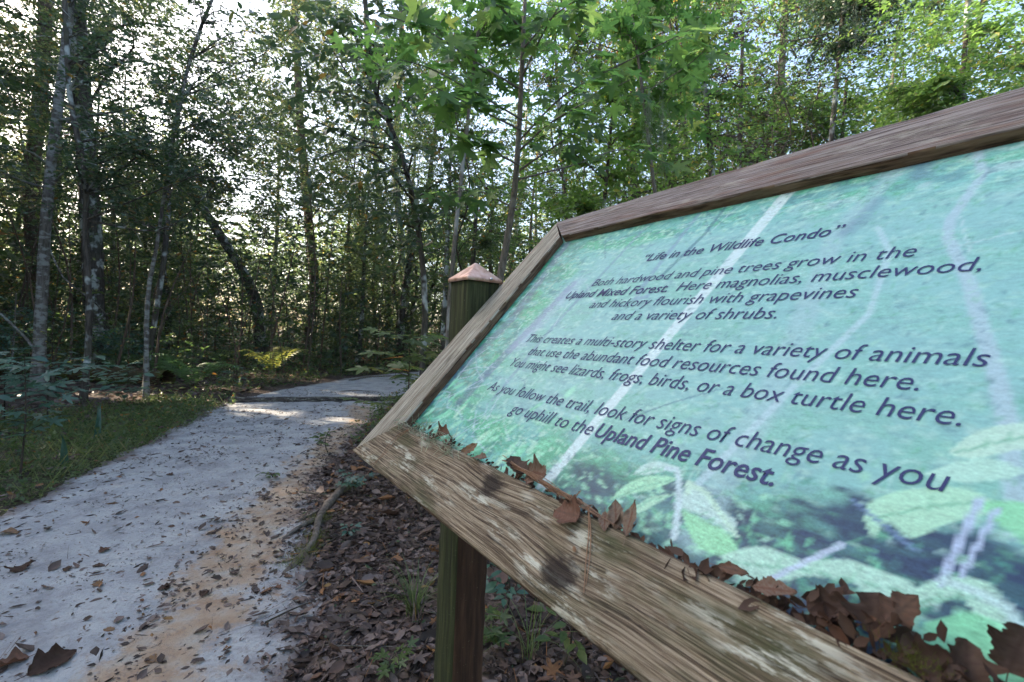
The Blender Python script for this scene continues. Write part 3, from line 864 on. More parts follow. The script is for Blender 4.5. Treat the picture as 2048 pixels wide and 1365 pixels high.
def xheight():
    cd = bpy.data.curves.new('t', 'FONT'); cd.body = 'x'; to = bpy.data.objects.new('t', cd); COL.objects.link(to)
    bpy.context.view_layer.update(); dg = bpy.context.evaluated_depsgraph_get(); me = to.evaluated_get(dg).to_mesh()
    h = max(v.co[1] for v in me.vertices); to.evaluated_get(dg).to_mesh_clear(); bpy.data.objects.remove(to); bpy.data.curves.remove(cd)
    return h
XH = xheight()
for txt, a, b, w_ in (
    ('\u201cLife in the Wildlife Condo\u201d', (.4350, -.2545), (.7357, -.2545), .009),
    ('Both hardwood and pine trees grow in the', (.3504, -.3130), (.8132, -.3130), -.0035),
    ('Upland Mixed Forest.', (.3020, -.3445), (.5304, -.3445), .010),
    ('Here magnolias, musclewood,', (.5458, -.3440), (.8638, -.3440), -.0035),
    ('and hickory flourish with grapevines', (.3874, -.3750), (.7759, -.3750), -.0035),
    ('and a variety of shrubs.', (.4584, -.4066), (.7069, -.4066), -.0035),
    ('This creates a multi-story shelter for a variety of animals', (.2859, -.4645), (.8806, -.4645), -.0035),
    ('that use the abundant food resources found here.', (.3201, -.4953), (.8439, -.4953), -.0035),
    ('You might see lizards, frogs, birds, or a box turtle here.', (.2943, -.5258), (.8724, -.5258), -.0035),
    ('As you follow the trail, look for signs of change as you', (.2849, -.5843), (.8729, -.5843), -.0035),
    ('go uphill to the', (.3830, -.6160), (.5564, -.6160), -.0035),
    ('Upland Pine Forest.', (.5626, -.6155), (.7699, -.6155), .014)):
    text_line(txt, a, b, w_)

# ------------------------------------------------------------------ leaves caught on the sign's ledge
def leaf_shape(kind, seed):
    r = np.random.default_rng(seed)
    n = 30
    t = np.linspace(0, 1, n)
    if kind == 'oval': w_ = .27 * np.sin(np.pi * t ** .85) ** .8
    elif kind == 'long': w_ = .20 * np.sin(np.pi * t ** .9) ** .9
    elif kind == 'lobed': w_ = .36 * np.sin(np.pi * t ** .8) ** .7 * (1 + .17 * np.sin(t * 17 + r.uniform(0, 3)))
    else: w_ = .45 * np.sin(np.pi * t ** .7) ** .6 * (1 + .26 * np.sin(t * 14 + r.uniform(0, 3)))
    m = 11; V = []; vein = []; cur = r.uniform(.3, .75) * (1.5 if kind in ('lobed', 'star') else 1); tw = r.uniform(-.6, .6); bend = r.uniform(-.35, .5)
    for i, tt in enumerate(t):
        for j in range(m):
            s = -1 + 2 * j / (m - 1)
            x = s * w_[i] * (1 + .08 * r.standard_normal() * (abs(s) > .9)); z = cur * (s * w_[i]) ** 2 * 2.2 + bend * .6 * (tt - .4) ** 2 + tw * (tt - .5) * s * w_[i]
            z += (.028 * math.sin(11 * tt + 5 * s + seed) + .018 * math.sin(23 * tt - 7 * s + seed * 2)) * abs(s) + (0.012 if j == m // 2 else 0)
            V.append((x, tt, z)); vein.append(.22 * (j == m // 2) + .13 * (math.sin((tt - abs(s) * .28) * 34) > .72))
    V = np.array(V)
    i, j = np.meshgrid(np.arange(n - 1), np.arange(m - 1), indexing='ij'); a = i * m + j
    Q = np.stack([a, a + 1, a + m + 1, a + m], -1).reshape(-1, 4)
    st = tube([(0, .02, V[:, 2].min() * 0), (0.01, -.12, .02), (.03, -.26, .05)], [.012, .010, .008], 4)
    Vs, Qs = st
    V2 = np.concatenate([V, Vs]); Q2 = np.concatenate([Q, Qs + len(V)])
    return V2, Q2, np.array(vein + [0.0] * len(Vs))

def leaf_thing(name, P, d, nrm, size, kind, seed, label, cat, mat, tint, group=None):
    V, Qd, vein = leaf_shape(kind, seed)
    R = rot_from(np.array([d], float), np.array([nrm], float))[0]
    zmin = V[:, 2].min()
    V = V - np.array([0, .4, zmin - .01])
    Wd = (V * size) @ R.T + P
    o = obj(name, Wd, Qd, mat, attrs={'tint': np.clip(np.full(len(V), tint) + .03 * np.random.default_rng(seed).standard_normal(len(V)) - vein * .8, 0, 1)}, smooth=True, origin=P)
    return tag(o, label, cat, group)

def on_sign(px, py, n=.003):
    u, v = sguv(px, py, n)
    return sg(u, v, n)
GS = 'dead leaves caught along the ledge of the sign'
for i, (px, py, ang, size, kind, tint, n, lab) in enumerate((
    (884, 872, 20, .055, 'lobed', .62, -.004, 'glossy rust brown curled leaf nearest the lower left corner of the sign picture'),
    (905, 888, -30, .045, 'lobed', .45, .000, 'small folded brown leaf touching the rust leaf on the sign ledge'),
    (935, 905, 60, .050, 'oval', .95, -.002, 'tan and orange oval leaf in the small heap on the sign ledge'),
    (962, 918, 200, .038, 'oval', .86, .002, 'pale tan leaf lying at the end of the small heap on the ledge'),
    (1035, 938, 160, .055, 'lobed', .35, .000, 'dark arched leaf standing like a tunnel on the sign ledge'),
    (1072, 948, 10, .050, 'round', .80, .002, 'round grey brown leaf leaning on the picture above the first knot'),
    (1140, 1030, 190, .046, 'star', .72, .006, 'crumpled red brown star leaf on the bottom board below the pine needles'),
    (1150, 998, 80, .026, 'long', .84, .006, 'tiny slim grey leaf resting on the pine needles of the ledge'),
    (1210, 1040, -60, .030, 'oval', .83, .004, 'small blue grey oval leaf overhanging the bottom board'),
    (1232, 1035, 120, .042, 'oval', .86, .000, 'brown beige leaf tucked behind the tall pointed leaf'),
    (1262, 1045, 100, .050, 'long', .85, .006, 'tall pointed beige leaf standing against the sign picture'),
    (1150, 1100, 150, .010, 'oval', .98, .004, 'tiny mustard leaf stuck on the bottom board between the knots'),
    (1540, 1180, 20, .040, 'oval', .80, .004, 'flat mauve grey oval leaf on the ledge left of the big heap'),
    (1460, 1140, 10, .034, 'long', .55, .000, 'thin dark leaf fragment lying along the ledge before the oval leaf'),
    (1650, 1215, 30, .060, 'lobed', .18, -.004, 'dark brown crumpled lobed leaf at the left of the big heap'),
    (1760, 1240, 100, .060, 'star', .25, -.004, 'deep brown leaf with pointed upright lobes in the big heap'),
    (1800, 1225, 60, .055, 'lobed', .5, .002, 'brown leaf whose tip sticks up highest from the big heap'),
    (1860, 1330, 20, .060, 'lobed', .12, -.004, 'nearly black leaf at the right end of the big heap'),
    (1930, 1330, 95, .050, 'star', .30, -.006, 'dark maroon leaf standing up alone near the lower right corner'),
    (2030, 1310, 80, .060, 'star', .22, -.006, 'dark leaf cut off by the right edge of the photo'))):
    P = on_sign(px, py, n)
    c, s = math.cos(math.radians(ang)), math.sin(math.radians(ang))
    d = SX * c + SS * s + SN * rng.uniform(-.05, .15)
    nrm = SN + rng.normal(0, .28, 3)
    leaf_thing('dead_leaf', P, d, nrm, size * (.72 if px < 1600 else .46), kind, 40 + i, lab, 'leaf', M_brownleaf, tint, GS)

def strand_thing(name, strands, rad, mat, label, cat, k=4, tint=.5, group=None):
    a = Acc()
    for s_ in strands:
        P = smooth_path(s_, 10); a.tube(P, np.linspace(rad, rad * .5, len(P)), k)
    V = np.concatenate(a.V)
    o = obj(name, V, np.concatenate(a.Q), mat, attrs={'tint': np.full(len(V), tint)}, origin=V.mean(0))
    return tag(o, label, cat, group)
def os_(px, py, n=.003): return on_sign(px, py, n)
strand_thing('pine_needle', [[os_(1176, 1012, .006), os_(1178, 1060, .003), os_(1172, 1120, .004), os_(1168, 1185, .004)],
                             [os_(1176, 1012, .006), os_(1181, 1050, .006), os_(1180, 1110, .004), os_(1172, 1170, .004)]], .0007, M_needle,
             'pair of long tan pine needles hanging down the bottom board', 'pine needle', tint=.9)
strand_thing('pine_needle', [[os_(820, 858, .01), os_(790, 875, .006), os_(760, 915, .004), os_(726, 960, .006), os_(722, 968, -.01)],
                             [os_(820, 858, .01), os_(792, 880, .006), os_(766, 912, .006), os_(742, 930, .006)]], .0007, M_needle,
             'brown pine needles crossing the lower left corner of the frame', 'pine needle', tint=.5)
S_ = []
for q in range(26):
    x0 = rng.uniform(1000, 1100); x1 = x0 + rng.uniform(60, 150)
    f = lambda x: 940 + (x - 1040) * .60 + rng.normal(0, 4)
    S_.append([os_(x0, f(x0), .004), os_((x0 + x1) / 2, f((x0 + x1) / 2) - 3, .008), os_(x1, f(x1), .003)])
strand_thing('needle_bundle', S_, .0008, M_needle, 'bundle of red brown pine needles lying along the ledge of the sign', 'pine needles', 3, .55)
S_ = []
for q in range(60):
    c_ = rng.normal(0, 1, 2) * (34, 10) + (850, 868)
    c_[1] = 868 + (c_[0] - 850) * .55 + rng.normal(0, 7)
    p0 = np.array(c_); pts = [p0]
    for w_ in range(3): pts.append(pts[-1] + rng.normal(0, 9, 2))
    S_.append([os_(a[0], a[1], rng.uniform(.002, .014)) for a in pts])
strand_thing('grey_moss_tuft', S_, .0006, M_moss_hang, 'tangle of grey dry moss strands in the lower left corner of the frame', 'moss', 3, .6)
# crumbs of leaves and needles packed against the board
for reg, (ua, ub, nn_, sz) in {'left': (.12, .56, 200, .009), 'right': (.56, 1.0, 620, .012)}.items():
    u_ = rng.uniform(ua, ub, nn_); dens = .3 + .7 * np.clip((u_ - .70) / .12, 0, 1) if reg == 'right' else np.full(nn_, .6)
    k_ = rng.random(nn_) < dens; u_ = u_[k_]; n_ = len(u_)
    v_ = -.700 - .012 * np.clip((u_ - .3) / .5, 0, 1) + np.abs(rng.normal(0, .005 + .009 * np.clip((u_ - .74) / .1, 0, 1), n_))
    Pc = np.array([sg(a_, b_, rng.uniform(-.016, .001)) for a_, b_ in zip(u_, v_)])
    th_ = rng.uniform(0, 6.28, n_); Dc = SX[None] * np.cos(th_)[:, None] + SS[None] * np.sin(th_)[:, None] * .7 + SN[None] * rng.normal(0, .25, n_)[:, None]
    V, Fc, ti = leaves(CURL, Pc, Dc, SN[None] + rng.normal(0, .6, (n_, 3)), sz * rng.uniform(.5, 1.5, n_), np.clip(rng.beta(1.6, 3.2, n_) * .8, 0, 1))
    tag(obj('leaf_crumbs', V, Fc, M_brownleaf, attrs={'tint': ti}), 'dark crumbs of leaves packed along the ' + reg + ' half of the sign ledge', 'leaf crumbs', kind='stuff')
mp = on_sign(1835, 1325, .0)
n_ = 350; d = norm(rng.normal(0, 1, (n_, 3)) + SN * 1.2)
V, Fc, ti = leaves(NEEDLE, mp + d * .002 + (SX[None] * rng.normal(0, .010, n_)[:, None]) + SS[None] * rng.normal(0, .0035, n_)[:, None], d, norm(rng.normal(0, 1, (n_, 3))), rng.uniform(.003, .006, n_), rng.random(n_) * .5)
V = V.astype(float); tag(obj('moss_clump', V, Fc, M_moss, attrs={'tint': ti}, origin=mp), 'small yellow green moss clump on the bottom board near the right', 'moss')

# ------------------------------------------------------------------ trees
def spray_leaves(C, Dir, n_leaf, length, size, tmpl, flat=.35, droop=.25, tint0=.5, spread=1.0):
    """C (m,3) twig starts, Dir (m,3) directions -> leaf arrays"""
    m = len(C)
    t = (np.arange(n_leaf) + .5) / n_leaf
    L = length * rng.uniform(.6, 1.3, m)
    P = C[:, None] + Dir[:, None] * (t[None, :, None] * L[:, None, None])
    P[..., 2] -= droop * (t[None] ** 2) * L[:, None]
    side = norm(np.cross(Dir, [0, 0, 1.0]) + 1e-6)
    sgn = np.where(np.arange(n_leaf) % 2 == 0, 1, -1)[None, :, None]
    d = Dir[:, None] * .8 + side[:, None] * sgn * spread + rng.normal(0, .35, (m, n_leaf, 3))
    d[..., 2] -= droop
    nrm = np.array([0, 0, 1.0]) + rng.normal(0, flat, (m, n_leaf, 3))
    s = size * rng.uniform(.6, 1.25, (m, n_leaf))
    tint = np.clip(tint0 + rng.normal(0, .10, (m, 1)) + rng.normal(0, .16, (m, n_leaf)), 0, 1)
    tint = np.where(rng.random((m, n_leaf)) < .03, 1.0, tint)
    P = P.reshape(-1, 3); d = d.reshape(-1, 3); nrm = nrm.reshape(-1, 3); s = s.ravel(); tint = tint.ravel()
    k = carve(P)
    return leaves(tmpl, P[k], d[k], nrm[k], s[k], tint[k])

def tree(name, way, r0, r1, label, cat='tree', group=None, bark_m=M_bark_dark, leaf_m=M_leaf_mid, crowns=(), leaf=.07, nleaf=9, tw=.4, tmpl=LEAF2,
         tint=.45, droop=.25, limbs=5, flat=.8, twigs=True, mul=2.6, k=9, base=None, crown_name='crown'):
    way = np.array([np.asarray(p, float) for p in way])
    gzb = float(gz(way[0][0], way[0][1])[0])
    t_ = thing(name, (way[0][0], way[0][1], gzb), label, cat, group)
    P = smooth_path(way, max(8, int(np.linalg.norm(way[-1] - way[0]) / .35)))
    a = Acc()
    R = np.linspace(r0, r1, len(P)); R[0] *= 1.35; R[1] *= 1.1
    a.tube(P, R, k, seed=int(abs(way[0][0]) * 100), rough=.05)
    LV = []; LF = []; LT = []; n = 0
    for (c, rad, ns) in crowns:
        ns = int(ns * mul)
        c = np.asarray(c, float); rad = np.asarray(rad, float)
        # limbs reach from the trunk to points inside the crown
        tips = c + norm(rng.normal(0, 1, (limbs, 3))) * rad * rng.uniform(.45, .95, (limbs, 1))
        Cs = []; Ds = []
        for tip in tips:
            j = np.argmin(np.linalg.norm(P - (tip - [0, 0, .35 * np.linalg.norm(P[:, :2].mean(0) - tip[:2])]), axis=1))
            s_ = P[j]; mid = (s_ + tip) / 2 + rng.normal(0, .12, 3) * np.linalg.norm(tip - s_) + [0, 0, .08]
            lp = smooth_path([s_, mid, tip], 8)
            if np.linalg.norm(tip - s_) > .05:
                a.tube(lp, np.linspace(min(R[j] * .5, .012 + .012 * np.linalg.norm(tip - s_)), .004, 8), 5, seed=1, rough=.05)
            for q in range(max(1, ns // (2 * limbs))):
                tt = rng.uniform(.3, 1); i = min(int(tt * 7), 6)
                Cs.append(lp[i]); dd = norm(lp[min(i + 1, 7)] - lp[i]) * .5 + norm(rng.normal(0, 1, 3)) * [1, 1, .45]
                Ds.append(norm(dd))
        m = ns - len(Cs)
        if m > 0:
            q = norm(rng.normal(0, 1, (m, 3))) * rad * (rng.random((m, 1)) ** .45)
            Cs += list(c + q); dd = norm(q / rad + rng.normal(0, .7, (m, 3))) * [1, 1, .45]; Ds += list(norm(dd))
        Cs = np.array(Cs); Ds = np.array(Ds)
        V, Fc, ti = spray_leaves(Cs, Ds, nleaf, tw, leaf, tmpl, flat, droop, tint)
        LV.append(V); LF.append(Fc + n); LT.append(ti); n += len(V)
        if twigs:
            for c_, d_ in zip(Cs[::3], Ds[::3]):
                a.tube([c_ - d_ * tw * .3, c_ + d_ * tw * .4, c_ + d_ * tw - [0, 0, droop * tw]], [.004, .003, .0015], 3)
    a.build('trunk', bark_m, t_, smooth=True)
    if LV:
        obj(crown_name, np.concatenate(LV), np.concatenate(LF), leaf_m, t_, attrs={'tint': np.concatenate(LT)})
    return t_

def up(p, h, dx=0, dy=0): return np.array([p[0] + dx, p[1] + dy, h])
def G0(px, py):
    g = ground(px, py); return np.array([g[0], g[1], 0.0])

# trees the photograph lets one tell apart, left to right
b = G0(75, 785)
tree('pale_barked_tree', [b, at(82, 620, b[1]), at(88, 500, b[1]), at(105, 300, b[1]), at(128, 120, b[1]), at(140, 0, b[1]), at(150, -120, b[1])], .085, .05,
     'slender tree with pale mottled bark rising behind the teal saplings on the left', bark_m=M_bark_pale, leaf_m=M_leaf_dark,
     crowns=[(at(150, 150, b[1]), (1.5, 1.2, 1.2), 90), (at(60, 330, b[1] - .5), (1.0, .8, .7), 60), (at(200, -60, b[1]), (1.8, 1.4, 1.0), 80)], leaf=.07, mul=1.5)
b = np.array([-10.6, 11.4, 0])
tree('mossy_tree', [b, at(192, 640, 11.4), at(184, 480, 11.4), at(172, 300, 11.4), at(160, 120, 11.4), at(150, -60, 11.4), at(148, -200, 11.4)], .235, .16,
     'thickest dark trunk on the left with pale lichen patches and a mossy foot', leaf_m=M_leaf_mid,
     crowns=[(at(200, 60, 11), (2.8, 2, 2.4), 220), (at(60, 200, 11), (2, 1.6, 1.6), 120)], leaf=.085, k=12)
b = G0(166, 805)
tree('forked_sapling', [b, at(176, 700, b[1]), at(178, 600, b[1]), at(172, 500, b[1]), at(170, 350, b[1]), at(140, 200, b[1]), at(132, 60, b[1]), at(125, -80, b[1])], .042, .028,
     'thin dark crooked stem in front of the thickest left trunk', leaf_m=M_leaf_dark,
     crowns=[(at(260, 260, b[1]), (1.2, .9, .8), 80), (at(330, 330, b[1]), (1.1, .8, .55), 90), (at(240, 120, b[1]), (.9, .8, .6), 60)], leaf=.08, tmpl=LEAF4, mul=1.5, tint=.55)
b = np.array([-17.0, 16.5, 0])
tree('brown_trunk_tree', [b, at(70, 520, 16.5), at(62, 380, 16.5), at(80, 200, 16.5), at(92, 0, 16.5), at(95, -120, 16.5)], .24, .2,
     'plain brown trunk behind and left of the pale mottled tree', bark_m=M_bark_brown, leaf_m=M_leaf_far,
     crowns=[(at(60, 130, 16), (4, 3, 4), 200)], leaf=.12, tint=.7)
b = G0(292, 800)
tree('pale_sapling', [b, at(293, 720, b[1]), at(293, 640, b[1]), at(298, 570, b[1]), at(312, 500, b[1]), at(328, 390, b[1]), at(345, 280, b[1]), at(380, 120, b[1])], .040, .012,
     'young tree with a bent whitish stem standing alone left of the path', bark_m=M_bark_pale, leaf_m=M_leaf_dark,
     crowns=[(at(400, 310, b[1]), (1.35, .9, .55), 150), (at(440, 250, b[1] - .3), (.9, .6, .4), 70), (at(340, 180, b[1]), (1.0, .8, .6), 70), (at(300, 420, b[1]), (.9, .7, .3), 40)], leaf=.075, tmpl=LEAF4, tint=.6, mul=1.7)
b = np.array([-9.5, 15.0, 0])
tree('leaning_tree', [np.array([-8.6, 15.0, 0]), at(510, 600, 15), at(478, 530, 15), at(430, 455, 15), at(385, 385, 15), at(330, 300, 15)], .20, .12,
     'dark trunk leaning to the left in the woods behind the sunlit fern', leaf_m=M_leaf_mid, crowns=[(at(330, 280, 15), (2.4, 2, 1.6), 120)], leaf=.10)
tree('tall_bare_tree', [np.array([-9.3, 19.5, 0]), at(628, 600, 19.5), at(615, 420, 19.5), at(603, 280, 19.5), at(596, 150, 19.5), at(590, 20, 19.5), at(588, -60, 19.5)], .22, .14,
     'tall straight trunk standing against the brightest patch of sky', bark_m=M_bark_brown, leaf_m=M_leaf_far,
     crowns=[(at(640, 60, 19), (2.2, 2, 2.6), 110), (at(560, 260, 19), (1.8, 1.5, 1.5), 90), (at(480, 210, 18), (2.4, 1.6, 1.4), 90), (at(690, 330, 18), (2.2, 1.6, 1.8), 110)], leaf=.12)
tree('overhanging_tree', [np.array([-7.9, 9.4, 0]), at(330, 500, 9.4), at(350, 250, 9.4), at(400, 60, 9.2), at(450, -60, 9.0)], .06, .03,
     'slim tree whose dark leaves hang across the brightest sky at the upper left', leaf_m=M_leaf_dark,
     crowns=[(at(440, 40, 9), (1.0, .8, .8), 60), (at(540, 90, 8.5), (.8, .6, .5), 28), (at(430, 200, 9), (1.1, .8, .6), 50)], leaf=.085, tmpl=LEAF4, tint=.5, mul=1.3)
tree('dark_trunk_tree', [at(778, 640, 23) * [1, 1, 0], at(775, 560, 23), at(762, 430, 23), at(750, 300, 23), at(735, 120, 23), at(730, -60, 23)], .17, .11,
     'slim dark trunk rising from the far bend of the path', leaf_m=M_leaf_mid, crowns=[(at(760, 150, 18), (2.6, 2, 3.2), 200)], leaf=.12)
tree('dark_trunk_tree', [at(808, 640, 27) * [1, 1, 0], at(806, 600, 27), at(802, 480, 27), at(790, 330, 27), at(800, 160, 27), at(805, 0, 27)], .24, .15,
     'dark trunk just left of the copper capped post', leaf_m=M_leaf_dark, crowns=[(at(850, 200, 14), (2.4, 1.8, 3.0), 200), (at(850, 460, 15), (1.6, 1.4, 1.4), 110)], leaf=.10)

# magnolia or similar with big drooping leaves hanging in from the top centre
tree('broad_leaved_tree', [np.array([-1.3, 6.2, 0]), at(850, 600, 6.2), at(835, 450, 6.2), at(800, 300, 6.2), at(750, 180, 6.2), at(730, 0, 6.2), at(720, -80, 6.2)], .045, .03,
     'small tree with large drooping leaves whose branches cross the top middle of the view', leaf_m=M_leaf_dark,
     crowns=[(at(640, 140, 5.2), (1.05, .6, .75), 46), (at(740, 100, 5.5), (.9, .8, .9), 80), (at(700, 290, 5.6), (.7, .5, .7), 46), (at(820, 380, 5.8), (.7, .6, .8), 70)], leaf=.13, nleaf=7, tw=.42, tmpl=LEAF4, droop=.55, tint=.55, flat=.6, mul=.85)

# ------------------------------------------------------------------ star leaved sapling beside the sign
sgm_Y = 3.05
way = [np.array([-.02, 3.35, 0]), at(1000, 560, 3.3), at(1016, 470, 3.25), at(1030, 370, 3.2), at(1038, 260, 3.15), at(1044, 130, 3.1), at(1050, 0, 3.05), at(1056, -120, 3.0)]
st = thing('star_leaved_sapling', way[0], 'sapling with bright green star shaped leaves and a smooth grey stem just behind the sign', 'tree')
a = Acc(); P = smooth_path(way, 40)
a.tube(P, np.linspace(.042, .010, 40), 10, seed=3, rough=.03)
branches = []
def br(pts, r=.008):
    lp = smooth_path(pts, 12); a.tube(lp, np.linspace(r, .0022, 12), 6); branches.append(lp)
at_ = at
br([at(1043, 180, 3.1), at(960, 130, 2.8), at(850, 60, 2.5), at(770, 30, 2.3)])
br([at(1044, 240, 3.1), at(940, 180, 2.7), at(840, 130, 2.4), at(800, 120, 2.3)])
br([at(1041, 260, 3.1), at(980, 230, 2.8), at(900, 190, 2.5), at(860, 170, 2.35)])
br([at(1044, 100, 3.1), at(1110, 30, 2.8), at(1200, -30, 2.6)])
br([at(1046, 150, 3.1), at(1090, 60, 2.8), at(1130, -10, 2.6), at(1150, -60, 2.5)])
br([at(1040, 300, 3.1), at(1110, 240, 2.7), at(1180, 200, 2.5), at(1260, 160, 2.3)])
br([at(1040, 280, 3.1), at(1130, 190, 2.8), at(1260, 120, 2.6), at(1380, 60, 2.5)])
br([at(1036, 330, 3.15), at(960, 290, 2.9), at(900, 270, 2.7)])
br([at(1040, 340, 3.15), at(1130, 280, 3.0), at(1220, 230, 2.8)])
br([at(1046, 60, 3.1), at(980, 0, 2.8), at(900, -40, 2.6)])
br([at(1300, 180, 2.8), at(1400, 110, 2.8), at(1440, 60, 2.6)], .004)
br([at(1034, 360, 3.2), at(1150, 330, 3.4), at(1260, 300, 3.6), at(1340, 330, 3.6)])
br([at(1036, 420, 3.2), at(940, 380, 3.3), at(860, 400, 3.4)])
a.build('trunk', M_bark_grey, st, smooth=True)
starmesh = [make_mesh('leaf', T[0] - [0, .0, 0], T[1], M_star, attrs={'tint': np.full(len(T[0]), t_)}) for T in STARS for t_ in (.05, .45, .85)]
pet = Acc(); nl = 0
rl = np.random.default_rng(21)
for bi, lp in enumerate(branches):
    cnt = 25 if bi < 10 else 15
    for q in range(cnt):
        t = rl.uniform(.2, 1.0) ** .8; x = t * 11; i = min(int(x), 10); p = lp[i] + (lp[i + 1] - lp[i]) * (x - i)
        out = norm(rl.normal(0, 1, 3) * [1, .8, .5] + np.array([0, -.3, -.1]))
        le = rl.uniform(.03, .09); e_ = p + out * le
        if not carve(e_[None])[0] and q % 2: continue
        pet.tube([p, p + out * le * .5 + [0, 0, .01], e_], [.0012, .001, .001], 3)
        # blades hang outward, faces up and a little to the light of the trail
        d = norm(out * [1, 1, .3] + np.array([0, -.15, -.35]))
        n__ = norm(np.array([0, -.8, .6]) + rl.normal(0, .33, 3))
        R = rot_from(d[None], n__[None])[0]; s_ = rl.uniform(.09, .19)
        o = bpy.data.objects.new('leaf', starmesh[rl.integers(9)]); COL.objects.link(o); o.parent = st
        M = Matrix([list(R[k] * s_) + [float(e_[k] - way[0][k])] for k in range(3)] + [[0, 0, 0, 1]])
        o.matrix_local = M; nl += 1
tag(pet.build('leaf_stalks', M_star, st, attrs={'tint': np.full(pet.n, .6)}), kind='stuff')

# ------------------------------------------------------------------ right hand thicket
def thicket(name, px, py, Y, rad, ns, label, leaf_m, leaf, tint, trunkpx=None, bark_m=M_bark_dark, tmpl=LEAF2, nleaf=9, tw=.4, cat='tree', limbs=6, r0=.07, group=None, droop=.25):
    c = at(px, py, Y)
    bx = at(trunkpx if trunkpx else px, 600, Y)
    way = [np.array([bx[0], Y, 0]), np.array([bx[0] * .97 + c[0] * .03, Y, c[2] * .45]), np.array([c[0] * .5 + bx[0] * .5, Y, c[2] * .8]), c + [0, 0, rad[2] * .6]]
    return tree(name, way, r0, r0 * .4, label, cat, group, bark_m, leaf_m, [(c, rad, ns)], leaf, nleaf, tw, tmpl, tint, droop, limbs)
thicket('yellowing_tree', 1220, 320, 5.2, (1.5, .7, .9), 150, 'yellow green thicket tree with heart leaves right behind the star leaved sapling', M_leaf_bright, .085, .45, 1190, tmpl=LEAF4, r0=.04)
thicket('star_leaved_tree', 960, 90, 4.2, (1.1, .6, .75), 46, 'second star leaved tree whose leaves fill the top centre behind the first', M_star, .13, .35, 900, M_bark_grey, STARS[1], 6, .35, r0=.03)
thicket('star_leaved_tree', 1260, 130, 4.4, (1.0, .6, .85), 46, 'third star leaved tree between the grey stem and the hanging moss', M_star, .13, .3, 1330, M_bark_grey, STARS[2], 6, .35, r0=.03)
thicket('understory_tree', 950, 480, 7.5, (1.6, 1.2, 1.1), 230, 'dark leafy understory tree behind the post between it and the grey stem', M_leaf_mid, .07, .4, 940)
thicket('vine_covered_tree', 1400, 260, 6.0, (1.0, .8, 1.5), 170, 'vine covered tree with small bright leaves right of the star leaved sapling', M_leaf_bright, .075, .5, 1450, tmpl=LEAF4)
thicket('brown_tangle_tree', 1480, 180, 8.5, (1.6, 1.2, 1.9), 230, 'tree smothered in brown dead vines above the top board', M_litter, .06, .45, 1470)
thicket('dark_evergreen', 1690, 20, 8.0, (.95, .9, 1.1), 420, 'dark evergreen crown hanging at the top right of the view', M_leaf_dark, .07, .15, 1640, nleaf=10)
thicket('pale_leaved_tree', 1930, 110, 6.5, (1.7, 1.1, 1.5), 330, 'fresh pale green tree filling the upper right corner', M_leaf_bright, .09, .4, 1900)
thicket('pale_leaved_tree', 1690, 230, 9.5, (2.3, 1.4, 1.3), 320, 'light green tree directly above the middle of the top board', M_leaf_bright, .085, .45, 1660)
thicket('pale_leaved_tree', 2080, 260, 8, (1.4, 1.4, 1.8), 200, 'light green tree at the far right edge above the frame', M_leaf_bright, .09, .75, 2080)
thicket('vine_covered_tree', 1520, 330, 11, (2.2, 1.6, 1.8), 220, 'brownish green leafy tree low behind the top board', M_leaf_mid, .09, .6, 1560, bark_m=M_bark_brown)
thicket('understory_tree', 1100, 120, 10.5, (3.0, 1.8, 2.4), 240, 'green tree with small leaves high behind the star leaves', M_leaf_mid, .09, .6, 1130)
thicket('understory_tree', 1340, 60, 11.5, (2.6, 1.8, 2.4), 230, 'tree with reddish brown autumn leaves at the top right of the centre', M_leaf_mid, .09, .9, 1380, bark_m=M_bark_brown)
thicket('understory_tree', 900, 330, 9.5, (1.6, 1.2, 1.8), 230, 'dark green small leaved tree over the far side of the path', M_leaf_mid, .075, .5, 890)

# dead vines: tangle of bare stems right of the sapling
a = Acc()
rv = np.random.default_rng(5)
vb = np.array([2.2, 7.3, 0])
for q in range(150):
    px0 = rv.uniform(1080, 1680); py0 = rv.uniform(60, 620); Yv = rv.uniform(6.2, 8.6)
    p = at(px0, py0, Yv); pts = [p]; d = norm(rv.normal(0, 1, 3) * [1, .6, 1.3])
    for w_ in range(5):
        d = norm(d + rv.normal(0, .35, 3)); pts.append(pts[-1] + d * rv.uniform(.12, .5))
    pts = [np.array([x, y, max(z, .02)]) for x, y, z in pts]
    a.tube(smooth_path(pts, 9), np.linspace(rv.uniform(.004, .012), .003, 9), 4)
for (x, y1) in ((1290, -50), (1330, -80), (1375, 0), (1430, -40), (1240, 50), (1180, 60), (1120, 250), (960, 300), (920, 200), (1560, 60)):
    Yv = rv.uniform(6, 8.5); g = at(x, 600, Yv)
    pts = [np.array([g[0] + rv.normal(0, .3), Yv, 0])] + [at(x + rv.normal(0, 22), yy, Yv) for yy in np.linspace(560, y1, 6)]
    a.tube(smooth_path(pts, 24), rv.uniform(.007, .016), 5)
vt = thing('vine_tangle', vb, 'tangle of bare brown vines and dead twigs between the sapling and the top board', 'vines')
a.build('stems', M_twig, vt)

